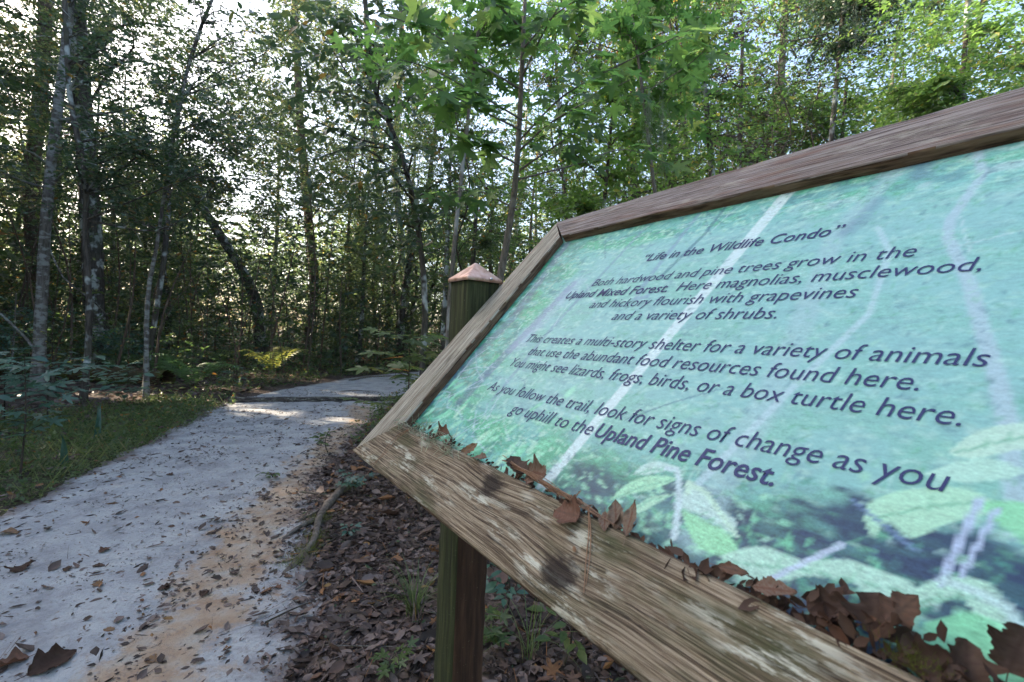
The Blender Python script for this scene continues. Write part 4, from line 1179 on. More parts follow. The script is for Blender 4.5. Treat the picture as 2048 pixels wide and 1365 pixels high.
# hanging moss strands
for k_, (px, py0, py1, Y, wd, lab) in enumerate(((1325, 190, 370, 3.6, .035, 'longer grey green strand of hanging moss right of the star leaves'),
                                             (1297, 170, 300, 3.6, .028, 'shorter hanging moss strand just left of the long one'),
                                             (1712, 0, 85, 3.4, .014, 'thin wiry moss strand hanging before the dark evergreen crown'))):
    a = Acc(); rm = np.random.default_rng(k_ + 60)
    Pt = at(px, py0, Y); Pb = at(px, py1, Y)
    n_ = 90 if k_ < 2 else 22
    for q in range(n_):
        t0 = rm.uniform(0, .85); s_ = Pt + (Pb - Pt) * t0 + rm.normal(0, wd * .35, 3); pts = [s_]
        for w_ in range(5):
            pts.append(pts[-1] + np.array([rm.normal(0, .016), rm.normal(0, .016), -abs(rm.normal(.022, .014))]))
        a.tube(smooth_path(pts, 8), .0011, 3)
    a.tube(smooth_path([Pt + [0, 0, .5], Pt + [.01, 0, .2], Pt, (Pt + Pb) / 2, Pb], 16), .0016, 3)
    V = np.concatenate(a.V)
    tag(obj('hanging_moss', V, np.concatenate(a.Q), M_moss_hang, attrs={'tint': rm.random(len(V))}, origin=Pt), lab, 'moss', 'strands of hanging moss')

# ------------------------------------------------------------------ middle and far woods, individually
rw_ = np.random.default_rng(11)
spots = []
tries = 0
while len(spots) < 112 and tries < 9000:
    tries += 1
    Yt = rw_.uniform(9, 34) if tries % 3 else rw_.uniform(12, 24); px = rw_.uniform(-60, 2120)
    p = at(px, 640, Yt); x, y = p[0], p[1]
    if pathside(np.array([[x, y]]))[0] > -.8: continue
    if any((x - a_) ** 2 + (y - b_) ** 2 < (1.1 + .03 * Yt) ** 2 for a_, b_ in spots): continue
    if 380 < px < 640 and Yt < 22: continue
    bad = False
    for sx, sy, sz, _, _ in SPOTS[:13]:
        hd = norm(np.array([SUN[0], SUN[1]])); dd = np.array([x - sx, y - sy]); al = dd @ hd; lt = abs(dd[0] * hd[1] - dd[1] * hd[0])
        if 0 < al < 22 and lt < 1.6: bad = True
    if bad: continue
    spots.append((x, y))
protos = []
def far_tree(x, y, h, r, leaf_m, bark_m, seed, dens):
    rs = np.random.default_rng(seed)
    b = np.array([x, y, 0.0]); lean = rs.normal(0, .06, 2)
    way = [b] + [b + [lean[0] * z + rs.normal(0, .12), lean[1] * z + rs.normal(0, .12), z] for z in np.linspace(h * .25, h, 4)]
    top = way[-1]
    cr = [(top - [0, 0, h * .18], (h * .22, h * .22, h * .22), int(dens * .45)), (top - [0, 0, h * .48], (h * .20, h * .20, h * .2), int(dens * .35)), (top - [0, 0, h * .74], (h * .13, h * .13, h * .12), int(dens * .2))]
    return way, cr
PR = []
for q in range(8):
    h = (7, 9.5, 12, 14.5, 6, 10.5, 13, 8)[q]
    lm, bm = [(M_leaf_far, M_bark_dark), (M_leaf_mid, M_bark_brown), (M_leaf_mid, M_bark_dark), (M_leaf_far, M_bark_grey)][q % 4]
    x, y = spots[q]
    way, cr = far_tree(x, y, h, .1, lm, bm, 100 + q, 190)
    t_ = tree('woodland_tree', way, .05 + .008 * h, .03, 'slim leafy tree of the woods with nothing to set it apart', 'tree', 'slim trees crowding the woods behind the path',
              bm, lm, cr, .13 if q % 2 else .115, 8, .55, LEAF2, .5, .2, 6, .9, twigs=False, k=7, mul=4.2)
    PR.append(t_)
def dup(root, loc, rz, sc):
    r = root.copy(); COL.objects.link(r); r.location = loc; r.rotation_euler = (0, 0, rz); r.scale = (sc,) * 3
    for ch in root.children:
        c = ch.copy(); COL.objects.link(c); c.parent = r
    return r
for q, (x, y) in enumerate(spots[8:]):
    Yd = math.hypot(x, y); allow = list(range(8))
    ang = math.atan2(x, y)
    pr = PR[int(rw_.integers(8))]
    sc = rw_.uniform(.8, 1.15)
    if -.62 < ang < -.38: sc *= .62          # the gap where the sky shows through
    PR.append(dup(pr, (x, y, float(gz(x, y)[0])), rw_.uniform(0, 6.28), sc))
ZONES = [(60, 'at the left edge of the photo'), (140, 'behind the pale mottled tree'), (230, 'beside the thickest left trunk'), (320, 'behind the bent pale sapling'),
         (430, 'left of the leaning trunk'), (560, 'just right of the leaning trunk'), (640, 'around the tall straight trunk'), (740, 'right of the tall straight trunk'),
         (860, 'over the far bend of the path'), (960, 'behind the capped post'), (1060, 'behind the grey sapling stem'), (1200, 'behind the star shaped leaves'),
         (1350, 'behind the hanging moss'), (1500, 'behind the brown vine tangle'), (1650, 'above the middle of the top board'), (1800, 'behind the dark evergreen'),
         (1950, 'behind the pale green corner tree'), (99999, 'by the right edge of the photo')]
ORD = ['nearest', 'second nearest', 'third nearest', 'fourth nearest', 'fifth nearest', 'sixth nearest', 'seventh nearest', 'eighth nearest', 'ninth nearest', 'tenth nearest', 'eleventh nearest', 'twelfth nearest', 'thirteenth nearest', 'fourteenth nearest', 'fifteenth nearest', 'sixteenth nearest', 'seventeenth nearest', 'farthest']
byz = {}
for o in PR:
    px = 1024 + F_PX * o.location[0] / o.location[1]
    for lim, z_ in ZONES:
        if px < lim: byz.setdefault(z_, []).append(o); break
for z_, L_ in byz.items():
    L_.sort(key=lambda o: math.hypot(o.location[0], o.location[1]))
    for q, o in enumerate(L_): o['label'] = ORD[min(q, 17)] + ' of the slim leafy trees ' + z_

# thin bare stems everywhere in the dark interior
a = Acc()
for q in range(330):
    Yt = rw_.uniform(8, 34); px = rw_.uniform(0, 1300)
    p = at(px, 640, Yt)
    if pathside(p[None, :2])[0] > -.3: continue
    h = rw_.uniform(1.6, 5.5); l = rw_.normal(0, .18, 2)
    pts = [np.array([p[0], p[1], -.05]), np.array([p[0] + l[0] * h * .4 + rw_.normal(0, .1), p[1], h * .45]), np.array([p[0] + l[0] * h, p[1] + l[1] * h, h])]
    a.tube(smooth_path(pts, 7), np.linspace(rw_.uniform(.012, .035), .006, 7), 5)
V = np.concatenate(a.V)
tag(obj('undergrowth_stems', V, np.concatenate(a.Q), M_bark_brown), 'countless thin bare stems standing in the dark woods', 'saplings', kind='stuff')

# shrub layer and far wall of leaves
def cloud(name, gen, n, leaf_m, size, label, cat, tmpl=LEAF2, tint=.5, flat=.5, nleaf=8, tw=.4, twig=0):
    C = gen(n); C = C[pathside(C[:, :2]) < -.15] if name != 'far_woods' else C
    D = norm(rng.normal(0, 1, (len(C), 3)) * [1, 1, .4])
    V, Fc, ti = spray_leaves(C, D, nleaf, tw, size, tmpl, flat, .2, tint)
    if twig:
        n3 = len(C); sd_ = norm(np.cross(D, [0, 0, 1.0]) + 1e-6); uu = np.cross(sd_, D)
        a0 = C - D * tw * .5; a1 = C + D * tw * .3; a2 = C + D * tw * 1.0 - [0, 0, .2 * tw]; rr = twig
        ring = lambda c, q: np.stack([c + sd_ * q, c - sd_ * q * .5 + uu * q * .87, c - sd_ * q * .5 - uu * q * .87], 1)
        TV = np.concatenate([ring(a0, rr), ring(a1, rr * .7), ring(a2, rr * .3)], 1).reshape(-1, 3)
        b0 = (np.arange(n3) * 9)[:, None, None]
        f = np.array([(i + o_, (i + 1) % 3 + o_, (i + 1) % 3 + 3 + o_) for o_ in (0, 3) for i in range(3)] + [(i + o_, (i + 1) % 3 + 3 + o_, i + 3 + o_) for o_ in (0, 3) for i in range(3)])
        TF = (b0 + f[None]).reshape(-1, 3) + len(V)
        me_o = obj(name, np.concatenate([V, TV]), np.concatenate([Fc, TF]), leaf_m, attrs={'tint': np.concatenate([ti, np.full(len(TV), .3)])})
        me_o.data.materials.append(M_twig)
        mi = np.zeros(len(Fc) + len(TF), np.int32); mi[len(Fc):] = 1
        if len(me_o.data.polygons) == len(mi): me_o.data.polygons.foreach_set('material_index', mi)
        return tag(me_o, label, cat, kind='stuff')
    return tag(obj(name, V, Fc, leaf_m, attrs={'tint': ti}), label, cat, kind='stuff')
def gen_shrub(n):
    Yt = 8 + 24 * rng.random(n) ** 1.2; px = rng.uniform(-200, 1350, n)
    x = (px - 1024) / F_PX * Yt
    z = np.abs(rng.normal(0, .75, n)) * np.clip(fbm(x * .6, Yt * .6, 2, 3) * 2 - .2, .15, 2)
    return np.stack([x, Yt, z], 1)
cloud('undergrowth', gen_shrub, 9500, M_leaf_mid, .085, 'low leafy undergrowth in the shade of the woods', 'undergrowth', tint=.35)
def gen_mid(n):
    Yt = rng.uniform(10, 30, n); px = rng.uniform(-250, 2300, n); x = (px - 1024) / F_PX * Yt
    z = rng.uniform(1.0, 6.0, n)
    return np.stack([x, Yt, z], 1)
cloud('hazel_layer', gen_mid, 9000, M_leaf_mid, .145, 'thin layer of small leafy twigs through the middle of the woods', 'undergrowth', tint=.5, tw=.5, flat=.9, twig=.006)
def gen_right(n):
    Yt = rng.uniform(9, 20, n); px = rng.uniform(830, 2350, n); x = (px - 1024) / F_PX * Yt
    py = rng.uniform(-120, 520, n); z = CAM_H + (677 - py) / F_PX * Yt
    q = fbm(px / 150, py / 110, 3, 5)
    return np.stack([x, Yt, z], 1)[(q > .38) & (z > .5)]
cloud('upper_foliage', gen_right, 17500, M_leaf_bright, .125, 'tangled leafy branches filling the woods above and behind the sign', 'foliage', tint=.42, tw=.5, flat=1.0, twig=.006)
def gen_left(n):
    Yt = rng.uniform(10, 26, n); px = rng.uniform(-300, 860, n); x = (px - 1024) / F_PX * Yt
    py = rng.uniform(-120, 420, n); z = CAM_H + (640 - py) / F_PX * Yt
    q = fbm(px / 120, py / 90, 3, 2) - .24 * np.exp(-((px - 500 - (py - 150) * .35) / 85) ** 2) * (py < 260) - .08 * (py < 60)
    return np.stack([x, Yt, z], 1)[q > .36]
cloud('upper_foliage', gen_left, 18500, M_leaf_far, .14, 'leafy branches spreading over the woods left of the path', 'foliage', tint=.55, tw=.55, flat=1.0, twig=.006)
def gen_low(n):
    Yt = 12 + 20 * rng.random(n); px = rng.uniform(-300, 1350, n)
    x = (px - 1024) / F_PX * Yt
    return np.stack([x, Yt, 5.5 * rng.random(n) ** 1.2], 1)
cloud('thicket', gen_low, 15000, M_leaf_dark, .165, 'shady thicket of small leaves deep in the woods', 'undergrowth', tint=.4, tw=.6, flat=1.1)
def gen_far(n):
    ang = rng.uniform(-1.15, 1.15, n); R = rng.uniform(34, 58, n)
    x = np.sin(ang) * R; y = np.cos(ang) * R
    top = 8 + 7 * fbm(ang * 9 + 3, ang * 0, 3, 2) * np.where((ang > -.60) & (ang < -.38), .55, 1)
    z = rng.random(n) ** .8 * top
    return np.stack([x, y, z], 1)
cloud('far_woods', gen_far, 11500, M_leaf_far, .43, 'far woods closing the view behind the trees', 'woods', nleaf=9, tw=1.4, tint=.5, flat=1.2)
def gen_sun(n):        # woods added to block the low sun, left of the path, out of view
    s = rng.uniform(7, 34, n); u = rng.uniform(-11, 12, n); z = rng.random(n)
    c = np.array([-2.5, 5.5, 0])
    P = c + s[:, None] * norm(np.array([SUN[0], SUN[1], 0])) + u[:, None] * SU
    P[:, 2] = z * (5 + s * .75)
    return P
def gen_sun2(n):
    P = gen_sun(n * 2)
    q = np.arctan2(P[:, 0], np.maximum(P[:, 1], .01))
    return P[(P[:, 1] < np.abs(P[:, 0]) * .80)][:n]
cloud('left_sun_block', gen_sun2, 13000, M_leaf_mid, .41, 'dense unseen woods added left of the path to shade it from the low sun', 'woods', nleaf=8, tw=.9, tint=.5, flat=1.2)
def gen_back(n):  # unseen leaf belt added behind the viewer to hold back sky light
    ang = rng.uniform(1.2, 5.0, n); R = rng.uniform(9, 26, n)
    x = np.sin(ang) * R; y = np.cos(ang) * R; z = rng.random(n) ** .9 * 10
    return np.stack([x, y, z], 1)
cloud('back_sky_block', gen_back, 3800, M_leaf_far, .5, 'unseen woods added behind the viewer for the light', 'woods', nleaf=7, tw=1.6, tint=.5, flat=.9)

# ------------------------------------------------------------------ ferns, saplings, plants
def fern(base, size, nfr, label, seed, group=None, tint=.5, dirs=None):
    rf = np.random.default_rng(seed)
    t_ = thing('fern', base, label, 'fern', group)
    for f in range(nfr):
        az = (f + rf.uniform(-.3, .3)) * 2 * math.pi / nfr if dirs is None else dirs[f % len(dirs)] + rf.normal(0, .25)
        L = size * rf.uniform(.8, 1.15); el = rf.uniform(.75, 1.1)
        h = np.array([math.cos(az), math.sin(az), 0])
        pts = [base, base + h * L * .22 + [0, 0, L * .42 * el], base + h * L * .55 + [0, 0, L * .66 * el], base + h * L * .92 + [0, 0, L * .55 * el]]
        lp = smooth_path(pts, 22)
        V, Qs = tube(lp, np.linspace(.004, .001, 22), 3)
        T = norm(np.gradient(lp, axis=0)); side = norm(np.cross(T, [0, 0, 1.0]))
        nn = np.cross(side, T)
        idx = np.arange(4, 22); prof = np.sin(np.pi * ((idx - 2) / 20.5) ** .75) * L * .24 + .01
        Pl = np.concatenate([lp[idx], lp[idx]]); Dl = np.concatenate([side[idx] + .35 * T[idx], -side[idx] + .35 * T[idx]])
        Nl = np.concatenate([nn[idx], nn[idx]]) + rf.normal(0, .1, (len(idx) * 2, 3)); Sl = np.concatenate([prof, prof])
        tm = (LEAF4[0] * [.42, 1, .8], LEAF4[1])
        V2, F2, ti = leaves(tm, Pl, Dl - [0, 0, .12], Nl, Sl, np.clip(rf.normal(tint, .12, len(Pl)), 0, 1))
        obj('frond', np.concatenate([V, V2]), [Qs, F2 + len(V)], M_fern, t_, attrs={'tint': np.concatenate([np.full(len(V), .3), ti])})
    return t_
def gp(px, py):
    g = ground(px, py); return np.array([g[0], g[1], float(gz(g[0], g[1])[0])])
fern(gp(385, 785), .85, 7, 'broad green fern left of the path near the bent pale sapling', 1, tint=.35)
fern(gp(545, 755), 1.15, 7, 'fern glowing yellow, sunlight painted into its fronds, in a sun patch beyond the trail step', 2, tint=.97)  # high tint paints the sunlit yellow into the fronds, besides the real sun
fern(gp(655, 722), .9, 7, 'green fern at the edge of the path beyond the glowing one', 3, tint=.4)
fern(gp(440, 735), .7, 6, 'low bracken between the two brightest ferns', 4, tint=.6)
for k_, (px, py, lb) in enumerate(((250, 745, 'small shaded fern between the thickest trunk and the bent sapling'), (350, 735, 'small shaded fern behind the broad green one'), (610, 715, 'small fern just right of the glowing one'),
                          (700, 705, 'small fern where the path vanishes'), (480, 720, 'small fern just left of the glowing one'), (330, 760, 'small shaded fern touching the bent pale sapling'))):
    fern(gp(px, py), .7, 6, lb, 10 + k_, 'small shaded ferns left of the path', .45)

def sapling(name, base, h, tiers, leaf, tmpl, mat, label, seed, tint=.5, group=None, lean=(0, 0), nper=6, reach=.35, ring=False, cat='plant', bark_m=M_twig):
    rs = np.random.default_rng(seed)
    t_ = thing(name, base, label, cat, group)
    top = base + np.array([lean[0], lean[1], h])
    stem = smooth_path([base, (base + top) / 2 + rs.normal(0, .02, 3), top], 12)
    a = Acc(); a.tube(stem, np.linspace(.005 + .004 * h, .002, 12), 5)
    P = []; D = []; N = []; S = []
    for k in range(tiers):
        f = .35 + .65 * (k + .5) / tiers; s_ = stem[min(int(f * 11), 11)]
        az = rs.uniform(0, 6.28)
        nb = 2 if not ring else 1
        for q in range(nb):
            az += math.pi * .6 + rs.normal(0, .3); h_ = np.array([math.cos(az), math.sin(az), .25])
            L = reach * rs.uniform(.6, 1.1)
            lp = smooth_path([s_, s_ + h_ * L * .5, s_ + h_ * L - [0, 0, .05 * L]], 6)
            a.tube(lp, np.linspace(.003, .0015, 6), 3)
            for w_ in range(nper):
                tt = (w_ + 1) / nper; pp = lp[min(int(tt * 5), 5)]
                sd = 1 if w_ % 2 else -1; sidev = norm(np.cross(h_, [0, 0, 1.]))
                P.append(pp); D.append(h_ * .7 + sidev * sd * .8 * (1 if w_ < nper - 1 else .1) + rs.normal(0, .15, 3) - [0, 0, .2]); N.append([0, -.25, 1] + rs.normal(0, .22, 3)); S.append(leaf * rs.uniform(.7, 1.2))
    a.build('stem', bark_m, t_)
    V, Fc, ti = leaves(tmpl, np.array(P), np.array(D), np.array(N), np.array(S), np.clip(rs.normal(tint, .15, len(P)), 0, 1))
    k = len(tmpl[0]); nf = len(tmpl[1])
    # each leaf a part sharing nothing but its material
    for q in range(len(P)):
        Vq = V[q*k:(q+1)*k]; o = obj('leaf', Vq, Fc[q*nf:(q+1)*nf] - q*k, mat, t_, attrs={'tint': ti[q*k:(q+1)*k]}, origin=P[q])
    return t_
sapling('teal_sapling', gp(40, 960), .95, 6, .13, STARS[0], M_leaf_teal, 'leafy teal green sapling at the left edge of the photo', 1, nper=6, reach=.45)
sapling('teal_sapling', gp(95, 850), .80, 6, .15, LEAF4, M_leaf_teal, 'sapling with flat layered blue green leaves beside the pale mottled trunk', 2, nper=7, reach=.7)
sapling('teal_sapling', gp(10, 850), .9, 6, .15, LEAF4, M_leaf_teal, 'teal sapling half cut off by the left edge behind the leafier one', 3, nper=7, reach=.6)
sapling('bushy_seedling', gp(255, 815), .55, 6, .14, LEAF4, M_leaf_teal, 'low seedling with broad shaded leaves left of the bent pale stem', 4, nper=6, reach=.42, tint=.7)
sapling('bushy_seedling', gp(320, 808), .35, 4, .09, LEAF4, M_leaf_mid, 'little seedling touching the foot of the bent pale stem', 5, nper=5, reach=.25, tint=.8)
sapling('bushy_seedling', gp(465, 785), .45, 5, .09, LEAF4, M_leaf_teal, 'leafy seedling at the left end of the trail step', 6, nper=5, reach=.2)
sapling('magnolia_shrub', gp(520, 700), 1.9, 10, .2, LEAF4, M_leaf_teal, 'glossy teal leaved shrub in the shade below the leaning trunk', 7, nper=7, reach=.8)
sapling('star_leaved_seedling', np.array([at(845, 900, 3.0)[0], 3.0, float(gz(at(845, 900, 3.0)[0], 3.0)[0])]), 1.32, 7, .15, STARS[1], M_leaf_mid, 'star leaved seedling at the right of the path just left of the post', 8, nper=6, reach=.34, tint=.6, lean=(-.12, 0))
sapling('star_leaved_seedling', np.array([at(880, 900, 3.5)[0], 3.5, float(gz(at(880, 900, 3.5)[0], 3.5)[0])]), 1.15, 6, .14, STARS[2], M_leaf_mid, 'star leaved seedling touching the left side of the post', 9, nper=5, reach=.34, tint=.75)
sapling('leafy_bush', gp(850, 790), .8, 6, .11, LEAF4, M_leaf_mid, 'leafy bush at the right edge of the path behind the star leaved seedlings', 41, nper=7, reach=.45, tint=.7)
sapling('leafy_bush', gp(790, 760), .55, 6, .11, LEAF4, M_leaf_bright, 'light green bush reaching over the root beyond the trail step', 42, nper=6, reach=.4, tint=.5)
sapling('leafy_bush', gp(880, 745), 1.1, 7, .12, LEAF4, M_leaf_mid, 'dim bush beside the far path touching the back of the post', 43, nper=7, reach=.55, tint=.6)
sapling('small_seedling', gp(655, 905), .22, 3, .075, LEAF4, M_leaf_mid, 'tiny seedling with three leaf tiers on the right edge of the sand', 10, nper=3, reach=.12)
sapling('small_seedling', gp(760, 850), .35, 4, .08, LEAF4, M_leaf_mid, 'small bush by the right end of the trail step', 11, nper=5, reach=.2)
sapling('small_seedling', gp(705, 990), .16, 3, .07, STARS[0], M_leaf_teal, 'little dark leaved seedling under the lower left corner of the sign', 12, nper=4, reach=.12)
sapling('small_seedling', gp(955, 1290), .18, 3, .06, STARS[0], M_leaf_mid, 'small green seedling behind the foot of the post', 13, nper=4, reach=.10)
sapling('small_seedling', gp(1010, 1240), .30, 4, .07, LEAF4, M_leaf_teal, 'green seedling under the bottom board right of the post', 14, nper=4, reach=.14)
sapling('small_seedling', gp(800, 1340), .08, 2, .05, STARS[1], M_leaf_mid, 'tiny three leaf seedling in front of the grass tuft', 15, nper=3, reach=.06)
sapling('small_seedling', gp(700, 1075), .07, 2, .045, LEAF4, M_leaf_teal, 'tiny blue green seedling among the leaves beside the mossy root', 16, nper=3, reach=.05)
sapling('small_seedling', gp(1130, 1330), .22, 3, .08, LEAF4, M_leaf_mid, 'broad leaved seedling in the dark below the bottom board', 17, nper=3, reach=.12)

def blades(name, base, n, h, wd, label, seed, mat=M_grass, spread=.5, cat='plant', tint=.4, group=None):
    rs = np.random.default_rng(seed); Vs = []; Fs = []; c = 0
    for q in range(n):
        az = rs.uniform(0, 6.28); L = h * rs.uniform(.55, 1.15); o_ = rs.uniform(.15, 1) * spread
        d = np.array([math.cos(az), math.sin(az), 0]); s_ = np.array([-d[1], d[0], 0])
        b_ = base + d * rs.uniform(0, .02) + s_ * rs.normal(0, .012)
        k = 8; t = np.linspace(0, 1, k)[:, None]
        mid = b_ + d * L * o_ * t ** 1.8 + np.array([0, 0, 1]) * L * (t - .45 * o_ * t ** 3)
        w_ = wd * (1 - t ** 2) * .5 + .0003
        V = np.concatenate([mid - s_ * w_, mid + s_ * w_]); i = np.arange(k - 1)
        Vs.append(V); Fs.append(np.stack([i, i + 1, i + k + 1, i + k], 1) + c); c += 2 * k
    V = np.concatenate(Vs)
    o = obj(name, V, np.concatenate(Fs), mat, attrs={'tint': np.clip(np.repeat(rs.normal(tint, .2, n), 16), 0, 1)}, origin=base)
    return tag(o, label, cat, group)
blades('grass_tuft', gp(830, 1235), 60, .26, .0045, 'tuft of long arching grass in the leaves just left of the post', 1, spread=.9, cat='grass tuft', tint=.35)
blades('grass_tuft', gp(835, 1250), 14, .2, .004, 'dry straw coloured blades fanning out at the root of the grass tuft', 2, mat=M_litter, spread=1.2, cat='grass tuft', tint=.66)
blades('grass_tuft', gp(1060, 1320), 16, .35, .004, 'sparse long grass blades below the bottom board', 3, spread=1.3, cat='grass tuft', tint=.5)
blades('iris_clump', gp(195, 880), 4, .38, .03, 'upright broad bladed plant in the green strip left of the path', 4, mat=M_leaf_teal, spread=.25, tint=.3)
blades('iris_clump', gp(130, 930), 3, .32, .026, 'dark sword shaped blades nearest the lower left of the green strip', 5, mat=M_leaf_teal, spread=.5, tint=.2)
blades('iris_clump', gp(690, 735), 6, .6, .045, 'strap leaved plant at the far left bend of the path', 6, mat=M_leaf_mid, spread=.35, tint=.3)
blades('iris_clump', gp(250, 900), 5, .25, .016, 'arching blade plant right of the upright one', 7, mat=M_grass, spread=1.3, tint=.5)

for q_, (px, py, hh, lb, mt) in enumerate((
    (20, 760, 1.7, 'tall shaded shrub at the left edge behind the teal saplings', M_leaf_teal), (140, 735, 1.5, 'leafy shrub between the pale mottled tree and the thickest trunk', M_leaf_mid),
    (235, 742, 1.0, 'low spreading shrub at the foot of the thickest trunk', M_leaf_teal), (265, 715, 1.8, 'open shrub just right of the thickest trunk', M_leaf_mid),
    (360, 712, 1.4, 'dim shrub behind the broad green fern', M_leaf_mid), (430, 702, 2.2, 'leafy shrub under the lower end of the leaning trunk', M_leaf_teal),
    (580, 705, 1.5, 'shrub straight behind the glowing fern', M_leaf_mid), (630, 708, 1.2, 'round shrub right of the glowing fern', M_leaf_teal),
    (690, 712, 1.6, 'yellowish shrub where the path bends away', M_leaf_mid), (740, 716, 1.9, 'dark shrub closing the view at the far bend of the path', M_leaf_mid),
    (800, 712, 2.2, 'tall shrub beyond the bend left of the post', M_leaf_mid), (860, 715, 2.4, 'shrub half hidden by the capped post', M_leaf_mid),
    (75, 705, 2.4, 'tall thin shrub behind the pale mottled trunk', M_leaf_mid), (320, 700, 2.0, 'shrub seen between the bent sapling and the leaning trunk', M_leaf_teal))):
    g_0 = gp(px, py)
    tree('woodland_shrub', [g_0, g_0 + [.05, 0, hh * .5], g_0 + [0, .05, hh]], .02, .008, lb, 'shrub', 'shrubs under the trees', M_bark_grey, mt,
         [(g_0 + [0, 0, hh * .62], (hh * .5 + .2, hh * .45, hh * .42), 34)], .085 + .03 * (q_ % 3), 7, .32, LEAF4, .5, .25, 7, .5, k=5)
sapling('yellow_leaved_twig', gp(112, 790), 1.35, 5, .07, LEAF4, M_leaf_bright, 'twigs with yellow sunlight painted into their leaf colour beside the pale mottled trunk', 61, nper=4, reach=.35, tint=.97, lean=(-.1, 0))  # leaf tint carries the sunlit yellow as colour
sapling('yellow_leaved_twig', gp(370, 770), 1.0, 4, .06, LEAF4, M_leaf_bright, 'thin twig with a few orange yellow leaves right of the bent pale sapling', 62, nper=3, reach=.25, tint=.97)

# ------------------------------------------------------------------ log, step, roots, sticks
lg = smooth_path([np.array([-11.3, 8.9, .17]), np.array([-9.0, 8.75, .16]), np.array([-6.7, 8.5, .14])], 26)
V, Qs = tube(lg, .17 + .02 * np.sin(np.arange(26) * 1.3), 12, seed=4, rough=.06)
M_log = bark('rotten_log', (.035, .022, .014), (.12, .075, .04), .45, (.085, .085, .02), vs=(3, 14, 14))
lgt = tag(obj('fallen_log', V, Qs, M_log, smooth=True), 'mossy rotten log lying behind the pale mottled trunk', 'log')

stp0, stp1 = ground(456, 806), ground(800, 803)
d_ = norm((stp1 - stp0) * [1, 1, 0]); n__ = np.array([-d_[1], d_[0], 0]); Ls = np.linalg.norm((stp1 - stp0)[:2])
V = []; bc = []
ks = 40; prof = [(0, -.06), (0, .078), (.010, .088), (.080, .088), (.09, .078), (.09, -.06)]
for i in range(ks + 1):
    for (y_, z_) in prof:
        p = stp0 + d_ * Ls * i / ks + n__ * (y_ + .003 * math.sin(i)) + np.array([0, 0, z_ + .004 * math.sin(i * .7) - .008]); V.append(p); bc.append((Ls * i / ks, y_, z_))
k = len(prof); i = np.arange(ks)[:, None] * k; j = np.arange(k)[None]; j2 = (j + 1) % k
Qs = np.stack([i + j, i + j2, i + k + j2, i + k + j], -1).reshape(-1, 4)
caps = np.array([list(range(k)), list(range(ks * k + k - 1, ks * k - 1, -1))])
tag(obj('trail_step', V, [Qs, caps], wood('step_timber', (.022, .017, .016), (.060, .048, .044), (.12, .10, .09), .3, [], 90), attrs={'bc': np.array(bc)}), 'long low timber step laid across the sandy path', 'step')

def rootobj(ptlist, label, mat=M_root, name='tree_root', group=None):
    a = Acc()
    for pts, r_ in ptlist:
        P = smooth_path([np.array([x, y, float(gz(x, y)[0]) + z]) for x, y, z in pts], 18)
        a.tube(P, np.linspace(r_, r_ * .45, 18) * (1 + .12 * np.sin(np.arange(18) * 2.1)), 8, seed=len(pts), rough=.08)
    V = np.concatenate(a.V)
    return tag(obj(name, V, np.concatenate(a.Q), mat, smooth=True, origin=V.mean(0)), label, 'root', group)
def gg(px, py, z=0.0): g = ground(px, py); return (g[0], g[1], z)
rootobj([([gg(720, 960, .02), gg(670, 1000, .03), gg(640, 1040, .03), gg(625, 1090, .03), gg(590, 1130, .01), gg(560, 1150, -.02)], .035),
         ([gg(640, 1040, .02), gg(600, 1060, .02), gg(570, 1075, .0), gg(555, 1080, -.02)], .018),
         ([gg(625, 1090, .02), gg(600, 1120, .01), gg(575, 1120, -.01)], .016),
         ([gg(670, 1000, .01), gg(640, 990, .02), gg(600, 985, .0)], .014),
         ([gg(655, 1015, .01), gg(620, 1035, .02), gg(590, 1045, -.01)], .013),
         ([gg(720, 960, .02), gg(760, 955, .02), gg(800, 940, .0)], .02)],
        'gnarled mossy root spreading into the sand at the right edge of the path')
ma = gp(632, 1085); n_ = 2500
cen = np.array([gg(690, 985), gg(640, 1045), gg(630, 1080), gg(615, 1110), gg(585, 1135), gg(770, 955)])[:, :2]
ci = rng.integers(0, len(cen), n_); xy = cen[ci] + rng.normal(0, .045, (n_, 2))
Pm = np.stack([xy[:, 0], xy[:, 1], gz(xy[:, 0], xy[:, 1]) + .025 + rng.random(n_) * .02], 1)
V, Fc, ti = leaves(NEEDLE, Pm, norm(rng.normal(0, .5, (n_, 3)) + [0, 0, .6]), norm(rng.normal(0, 1, (n_, 3))), rng.uniform(.01, .025, n_), rng.random(n_))
tag(obj('root_moss', V, Fc, M_moss, attrs={'tint': ti}), 'yellowish moss growing over the gnarled root', 'moss', kind='stuff')
rootobj([([gg(700, 762, -.02), gg(740, 755, -.005), gg(800, 752, -.02), gg(860, 745, -.02)], .05)], 'long root crossing the path beyond the trail step')
rootobj([([gg(655, 790, -.03), gg(700, 784, -.012), gg(760, 786, -.02), gg(800, 782, -.02)], .035)], 'root just behind the trail step on the right')
def stick(pts, r, label, mat=M_twig, group=None):
    P = smooth_path([np.array([x, y, float(gz(x, y)[0]) + z + r]) for x, y, z in pts], 12)
    V, Qs = tube(P, np.linspace(r, r * .5, 12), 6, rough=.08)
    tag(obj('stick', V, Qs, mat, smooth=True, origin=P[0]), label, 'stick', group)
stick([gg(592, 1185, .01), gg(620, 1160, .01), gg(635, 1130, .02)], .004, 'pale curved twig on the grey sand by the leaf litter', M_bark_pale)
stick([gg(625, 1105, .01), gg(680, 1080, .02), gg(745, 1055, .01)], .006, 'dark straight stick lying over the litter beside the mossy root')
stick([gg(530, 1252, .01), gg(590, 1222, .01), gg(640, 1200, .01)], .004, 'thin dark twig at the border of sand and litter')
